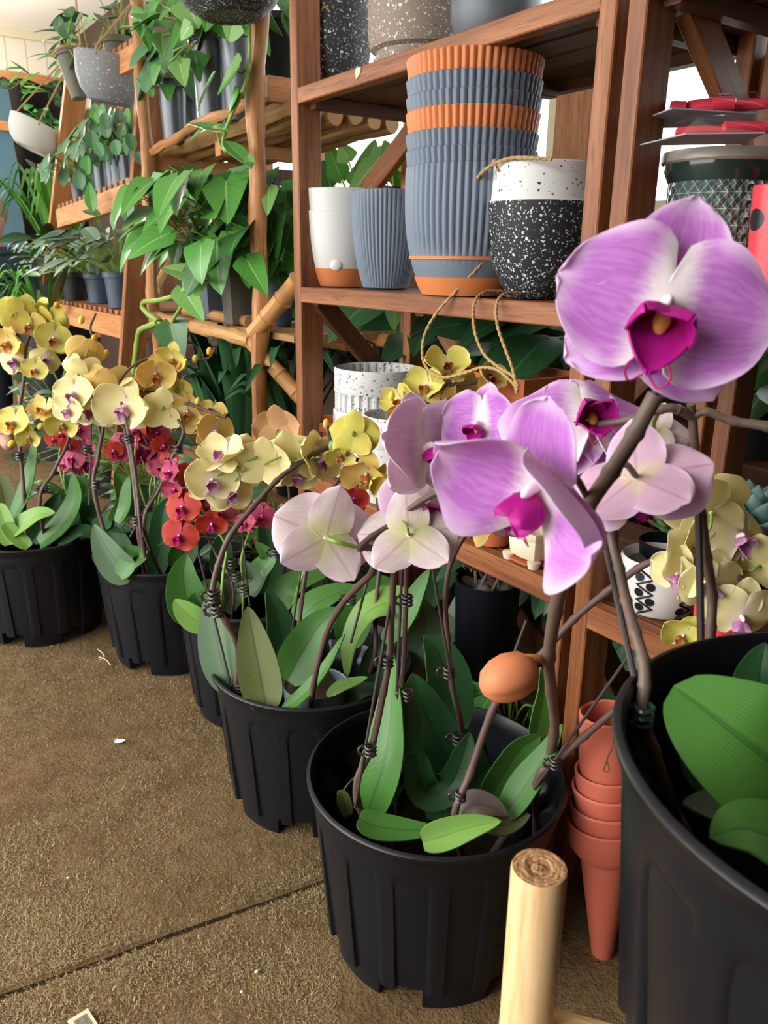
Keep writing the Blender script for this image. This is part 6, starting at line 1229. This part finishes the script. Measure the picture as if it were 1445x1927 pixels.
# ------------------------------------------------------------------ black fabric pocket planter and its ferns on the far side
YF = 4.7; rows = []
t = thing('hanging_fabric_planter', 'black fabric pocket planter hanging from a ring at the far wall', 'planter', PY(60, 300, YF))
tl, tr_, bl, br = PY(12, 152, YF), PY(150, 168, YF), PY(48, 500, YF), PY(170, 500, YF)
for j in range(25):
    r = []
    for i in range(15):
        u, v = i/14, j/24; p = tl.lerp(tr_, u).lerp(bl.lerp(br, u), v); p = p+V((0, -.02*math.sin(u*9+v*3)-.05*abs(math.sin(v*math.pi*3)), .012*math.sin(u*7) if j == 0 else 0)); r.append((p, (u, v)))
    rows.append(r)
mb = MB(); mb.sheet(rows, .006); M['fabric'] = m_plain('black_fabric', col('#221f1e'), .9, .1, .3, 60, .3); mb.build('fabric', M['fabric'], t)
mb = MB(); e = PY(7, 156, YF); mb.tube([e+V((.022*math.cos(a), 0, .022*math.sin(a))) for a in [2*math.pi*i/16 for i in range(17)]], .006, 7); mb.build('ring', M['stake'], t)
for i, (px, py, n, L, mt, kd, lb) in enumerate([(38, 155, 10, .10, 'grass', 'lance', 'pale spider plant tuft on top of the black fabric planter'), (75, 225, 16, .05, 'ht_d', 'heart', 'ivy-like leaves in the upper pocket of the black fabric'), (80, 335, 34, .04, 'grey_lf', 'heart', 'small leaved fern in the middle pocket of the black fabric'), (105, 180, 10, .05, 'dim', 'heart', 'dark leaves at the fabric top beside the ladder leg')]):
    p = PY(px, py, YF-.09); o = thing('hanging_pocket_plant', lb, 'plant', p); rn = random.Random(150+i); fm = MB(); sm = MB()
    for k_ in range(n):
        e = p+V((rn.uniform(-.07, .07), rn.uniform(-.05, .0), rn.uniform(-.05, .05))); d = V((rn.uniform(-1, 1), -.4, rn.uniform(-.7, .7))); sm.tube([p, e], .0015, 5, False); put_leaf(fm, e, d, V((-.3, -1, .4)), L*rn.uniform(.7, 1.2), L*(.12 if mt == 'grass' else .7), kd, .3)
    fm.build('foliage', M[mt], o, 60); sm.build('stems', M['stem_l'], o, 60)
# ------------------------------------------------------------------ plants on a bench along the windows, seen through the shelves
bt = thing('plant_bench', 'dark timber bench along the windows behind the shelves', 'bench', V((1.28, 1.5, 0)))
mb = MB()
for k_ in range(4): mb.beam((1.13+.1*k_, -.3, .49), (1.13+.1*k_, 3.4, .49), .09, .02)
mb.build('bench_top', M['shelf_dk'], bt)
for y in (-.2, 1.0, 2.2, 3.3):
    for x in (1.12, 1.42): mb = MB(); mb.beam((x, y, 0), (x, y, .48), .04, .04, (1, 0, 0)); mb.build('leg', M['shelf_dk'], bt)
bench = [(1.22, 2.35, 'ht_d', .34, 'broad-leaved plant on the window bench behind the ladder shelf'), (1.24, 2.0, 'ht', .36, 'broad-leaved plant on the window bench behind the far half of the pole shelf'), (1.22, 1.68, 'ht_l', .44, 'bright broad-leaved plant rising to the window behind the white pots'), (1.2, 1.42, 'dim', .20, 'dark broad-leaved plant on the bench behind the diagonal back brace'), (1.24, 1.2, 'dim', .22, 'dark broad-leaved plant on the bench behind the tall ribbed stack'), (1.2, .98, 'dim', .20, 'dark broad-leaved plant on the bench behind the black flecked twine pot'), (1.26, .74, 'dim', .22, 'dark broad-leaved plant on the bench behind the double posts'), (1.24, .45, 'ht_d', .55, 'leafy plant on the bench reaching the window behind the diamond jar')]
for i, (x, y, mt, hgt, lb) in enumerate(bench):
    leafy_plant(lb, (x, y, .50), ('r', .055, .07, .13, 'dusty_pot' if i == 3 else 'black2'), 44, .20, hgt, .14, mt, 'heart' if i in (2, 1, 7) else 'lance', 160+i, V((-1, -.3, .2)).normalized(), .62, .25, 'broad_leaf_plant', 'plant')
lo = [(1.15, 1.25, 'leafy plant on the floor behind the lower shelf, near its corner post'), (1.14, .95, 'leafy plant on the floor behind the bark-mix pot'), (1.1, .60, 'leafy plant on the floor behind the double posts'), (1.12, .25, 'leafy plant on the floor behind the raised pot')]
for i, (x, y, lb) in enumerate(lo): leafy_plant(lb, (x, y, 0), ('r', .07, .085, .14, 'black2'), 36, .2, .26, .12, 'dim', 'heart', 180+i, OUT, .7, .2, 'broad_leaf_plant', 'plant')
t = leafy_plant('glossy dark seedling beside the peach bud, behind the dowel-side pot', (.74, .74, 0), ('r', .035, .045, .17, 'black2'), 16, .06, .10, .055, 'ht_d', 'round', 190, OUT, .8, .1)
gp = PX(660, 590, 1.02); t = thing('grey_pot', 'dusty dark grey pot standing on the bamboo rails behind the corner post', 'plant pot', V((1.04, gp.y, .665))); mb = MB(); mb.lathe(pot_prof(.045, .055, .085, .002, .003), 48, (1.04, gp.y, .665)); mb.build('pot_body', M['dusty_pot'], t)
bl_ = [thing_ for thing_ in ()]
pk = ORG['broad_leaf_plant.002'] if 'broad_leaf_plant.002' in ORG else None
sunny = bpy.data.objects['broad_leaf_plant.002']; sb = pk+V((0, 0, .13))
for a, b, w_, mt in [((640, 330), (612, 262), 46, 'ht'), ((690, 330), (705, 262), 58, 'ht'), ((655, 300), (640, 268), 44, 'ht_l'), ((620, 345), (606, 300), 44, 'ht_d'), ((668, 345), (680, 300), 40, 'ht_l'), ((735, 300), (722, 262), 40, 'ht'), ((700, 350), (730, 320), 40, 'ht_d')]: pxleaf(sunny, a, b, 1.12, w_, mt, 'heart', (-.2, .1, 1), .05, None, sb)
# ------------------------------------------------------------------ person at the picture edge
hp = PY(-22, 420, 4.05); hx, hy, hz = hp
ps = thing('person', 'person in a dark navy jacket seated at the far left edge, grey-blond hair', 'person', V((hx, hy, 0)))
def skin(name, verts, edges, radii, mat, parent, root=0, sub=2):
    me = bpy.data.meshes.new(name); me.from_pydata([tuple(V(v)-ORG[parent.name]) for v in verts], edges, []); o = bpy.data.objects.new(name, me); COL.objects.link(o); o.parent = parent
    m = o.modifiers.new('s', 'SKIN'); m.use_smooth_shade = True; sv = me.skin_vertices[0].data if me.skin_vertices else None
    if sv is None: me.skin_vertices.new() if hasattr(me.skin_vertices, 'new') else None; sv = me.skin_vertices[0].data
    for i, r in enumerate(radii): sv[i].radius = r if isinstance(r, tuple) else (r, r)
    sv[root].use_root = True; u = o.modifiers.new('d', 'SUBSURF'); u.levels = sub; u.render_levels = sub
    dg = bpy.context.evaluated_depsgraph_get(); m2 = bpy.data.meshes.new_from_object(o.evaluated_get(dg)); o.modifiers.clear(); o.data = m2; m2.materials.clear(); m2.materials.append(M[mat])
    m2.polygons.foreach_set('use_smooth', [True]*len(m2.polygons)); return o
M['skin'] = m_plain('skin', col('#b98a78'), .5, .3, .08, 20); M['navy'] = m_plain('navy_jacket', col('#2a303e'), .8, .2, .15, 30, .2); M['trouser'] = m_plain('dark_trousers', col('#22232a'), .85, .2, .1, 30); M['hair'] = m_plain('grey_blond_hair', col('#8a7468'), .6, .3, .3, 120, .6)
h = V((hx, hy, hz)); pel = V((hx-.02, hy+.06, .45))
b = [pel, V((hx-.015, hy+.05, .58)), V((hx-.01, hy+.03, .72)), V((hx, hy+.01, hz-.15)), V((hx, hy, hz-.085)), V((hx, hy-.005, hz-.03)), V((hx, hy-.012, hz+.035)), V((hx, hy-.008, hz+.075)),
     V((hx-.15, hy+.01, hz-.17)), V((hx-.19, hy-.06, .62)), V((hx-.10, hy-.24, .56)), V((hx+.15, hy+.01, hz-.17)), V((hx+.19, hy-.06, .62)), V((hx+.10, hy-.24, .56)),
     V((hx-.09, hy+.04, .44)), V((hx-.10, hy-.33, .44)), V((hx-.10, hy-.33, .07)), V((hx-.10, hy-.45, .04)), V((hx+.07, hy+.04, .44)), V((hx+.08, hy-.33, .44)), V((hx+.08, hy-.33, .07)), V((hx+.08, hy-.45, .04))]
eb = [(0, 1), (1, 2), (2, 3), (3, 4), (4, 5), (5, 6), (6, 7), (3, 8), (8, 9), (9, 10), (3, 11), (11, 12), (12, 13), (0, 14), (14, 15), (15, 16), (16, 17), (0, 18), (18, 19), (19, 20), (20, 21)]
rb = [.10, .10, .10, .06, .04, .062, .085, .05, .045, .04, .032, .045, .04, .032, .08, .06, .038, .03, .08, .06, .038, .03]
skin('body', b, eb, rb, 'skin', ps)
skin('jacket', [b[i] for i in (0, 1, 2, 3, 8, 9, 10, 11, 12, 13)]+[h+V((0, .012, -.105))], [(0, 1), (1, 2), (2, 3), (3, 4), (4, 5), (5, 6), (3, 7), (7, 8), (8, 9), (3, 10)], [.145, .145, .16, .14, .095, .07, .052, .095, .07, .052, .07], 'navy', ps)
skin('trousers', [b[i] for i in (0, 14, 15, 16, 18, 19, 20)], [(0, 1), (1, 2), (2, 3), (0, 4), (4, 5), (5, 6)], [.135, .094, .075, .05, .094, .075, .05], 'trouser', ps)
mb = MB(); mb.ball(h+V((0, .012, .05)), .085, .095, .088); mb.build('hair', M['hair'], ps)
for s_ in (-1, 1):
    for f_ in range(5): pts = [b[10 if s_ < 0 else 13], b[10 if s_ < 0 else 13]+V((s_*(.012*f_-.024)*(-1), -.05-.006*(2-abs(f_-2)), -.01)), b[10 if s_ < 0 else 13]+V((s_*(.012*f_-.024)*(-1), -.08-.008*(2-abs(f_-2)), -.03))]; mb = MB(); mb.tube(spline(pts, 4), [.009]*4+[.0085]*4+[.007], 8); mb.build('finger', M['skin'], ps)
mb = MB(); mb.ball(h+V((0, -.095, .0)), .011, .016, .018, None, 8); mb.build('nose', M['skin'], ps)
tq = thing('stool', 'low wooden stool under the seated person', 'stool', V((pel.x, pel.y, 0))); mb = MB(); mb.lathe([(.001, .27), (.15, .27), (.155, .275), (.155, .295), (.15, .30), (.001, .30)], 40, (pel.x, pel.y, 0)); mb.build('seat', M['pine'], tq)
for k_ in range(4): a = k_*1.571+.78; mb = MB(); mb.tube([V((pel.x+.15*math.cos(a), pel.y+.15*math.sin(a), 0)), V((pel.x+.11*math.cos(a), pel.y+.11*math.sin(a), .275))], .014, 10); mb.build('leg', M['pine'], tq)
# ------------------------------------------------------------------ light, sky, camera
w = bpy.data.worlds.new('sky'); SC.world = w; w.use_nodes = True; nt = w.node_tree; nt.nodes.clear()
o = nt.nodes.new('ShaderNodeOutputWorld'); bg = nt.nodes.new('ShaderNodeBackground'); tc = nt.nodes.new('ShaderNodeTexCoord'); sp = nt.nodes.new('ShaderNodeSeparateXYZ'); rp = nt.nodes.new('ShaderNodeValToRGB')
nt.links.new(tc.outputs['Generated'], sp.inputs[0]); nt.links.new(sp.outputs[2], rp.inputs[0]); nt.links.new(rp.outputs[0], bg.inputs[0]); nt.links.new(bg.outputs[0], o.inputs[0])
e = rp.color_ramp.elements; e[0].position = .0; e[0].color = (.86, .86, .83, 1); e[1].position = .6; e[1].color = (.95, .97, .97, 1)
bg.inputs[1].default_value = 1.9
def area(name, loc, rot, sx, sy, en, c=(1, 1, 1)):
    l = bpy.data.lights.new(name, 'AREA'); l.shape = 'RECTANGLE'; l.size = sx; l.size_y = sy; l.energy = en; l.color = c; ob = bpy.data.objects.new(name, l); COL.objects.link(ob); ob.location = loc; ob.rotation_euler = rot; return ob
pl = bpy.data.lights.new('far_fill_light', 'POINT'); pl.energy = 22; pl.specular_factor = .15; pl.shadow_soft_size = .12; pl.color = (1, .93, .82); po = bpy.data.objects.new('far_fill_light', pl); COL.objects.link(po); po.location = (.35, 4.6, 1.5)  # added fill light to brighten the far ceiling and wall, no fixture there
sl = bpy.data.lights.new('hazy_sun', 'SUN'); sl.energy = 1.3; sl.angle = math.radians(50); sl.color = (1, .96, .9); so = bpy.data.objects.new('hazy_sun', sl); COL.objects.link(so); so.rotation_euler = V((1, -.25, -.62)).to_track_quat('-Z', 'Y').to_euler()
cam = bpy.data.cameras.new('camera'); co = bpy.data.objects.new('camera', cam); COL.objects.link(co); SC.camera = co
co.matrix_world = Matrix.Translation(EYE) @ Matrix((CR, CU, -CF)).transposed().to_4x4()
cam.sensor_fit = 'VERTICAL'; cam.sensor_height = 36; cam.lens = 36*F/1927; cam.clip_start = .02; cam.clip_end = 100
cam.dof.use_dof = True; cam.dof.focus_distance = .95; cam.dof.aperture_fstop = cam.lens/2.0
SC.view_settings.view_transform = 'Standard'; SC.view_settings.look = 'None'; SC.view_settings.gamma = 1; SC.view_settings.exposure = 1.55; SC.view_settings.use_curve_mapping = False
SC.cycles.use_denoising = True; SC.cycles.max_bounces = 8; SC.cycles.transparent_max_bounces = 16; SC.cycles.sample_clamp_indirect = 8; SC.cycles.caustics_reflective = False; SC.cycles.caustics_refractive = False
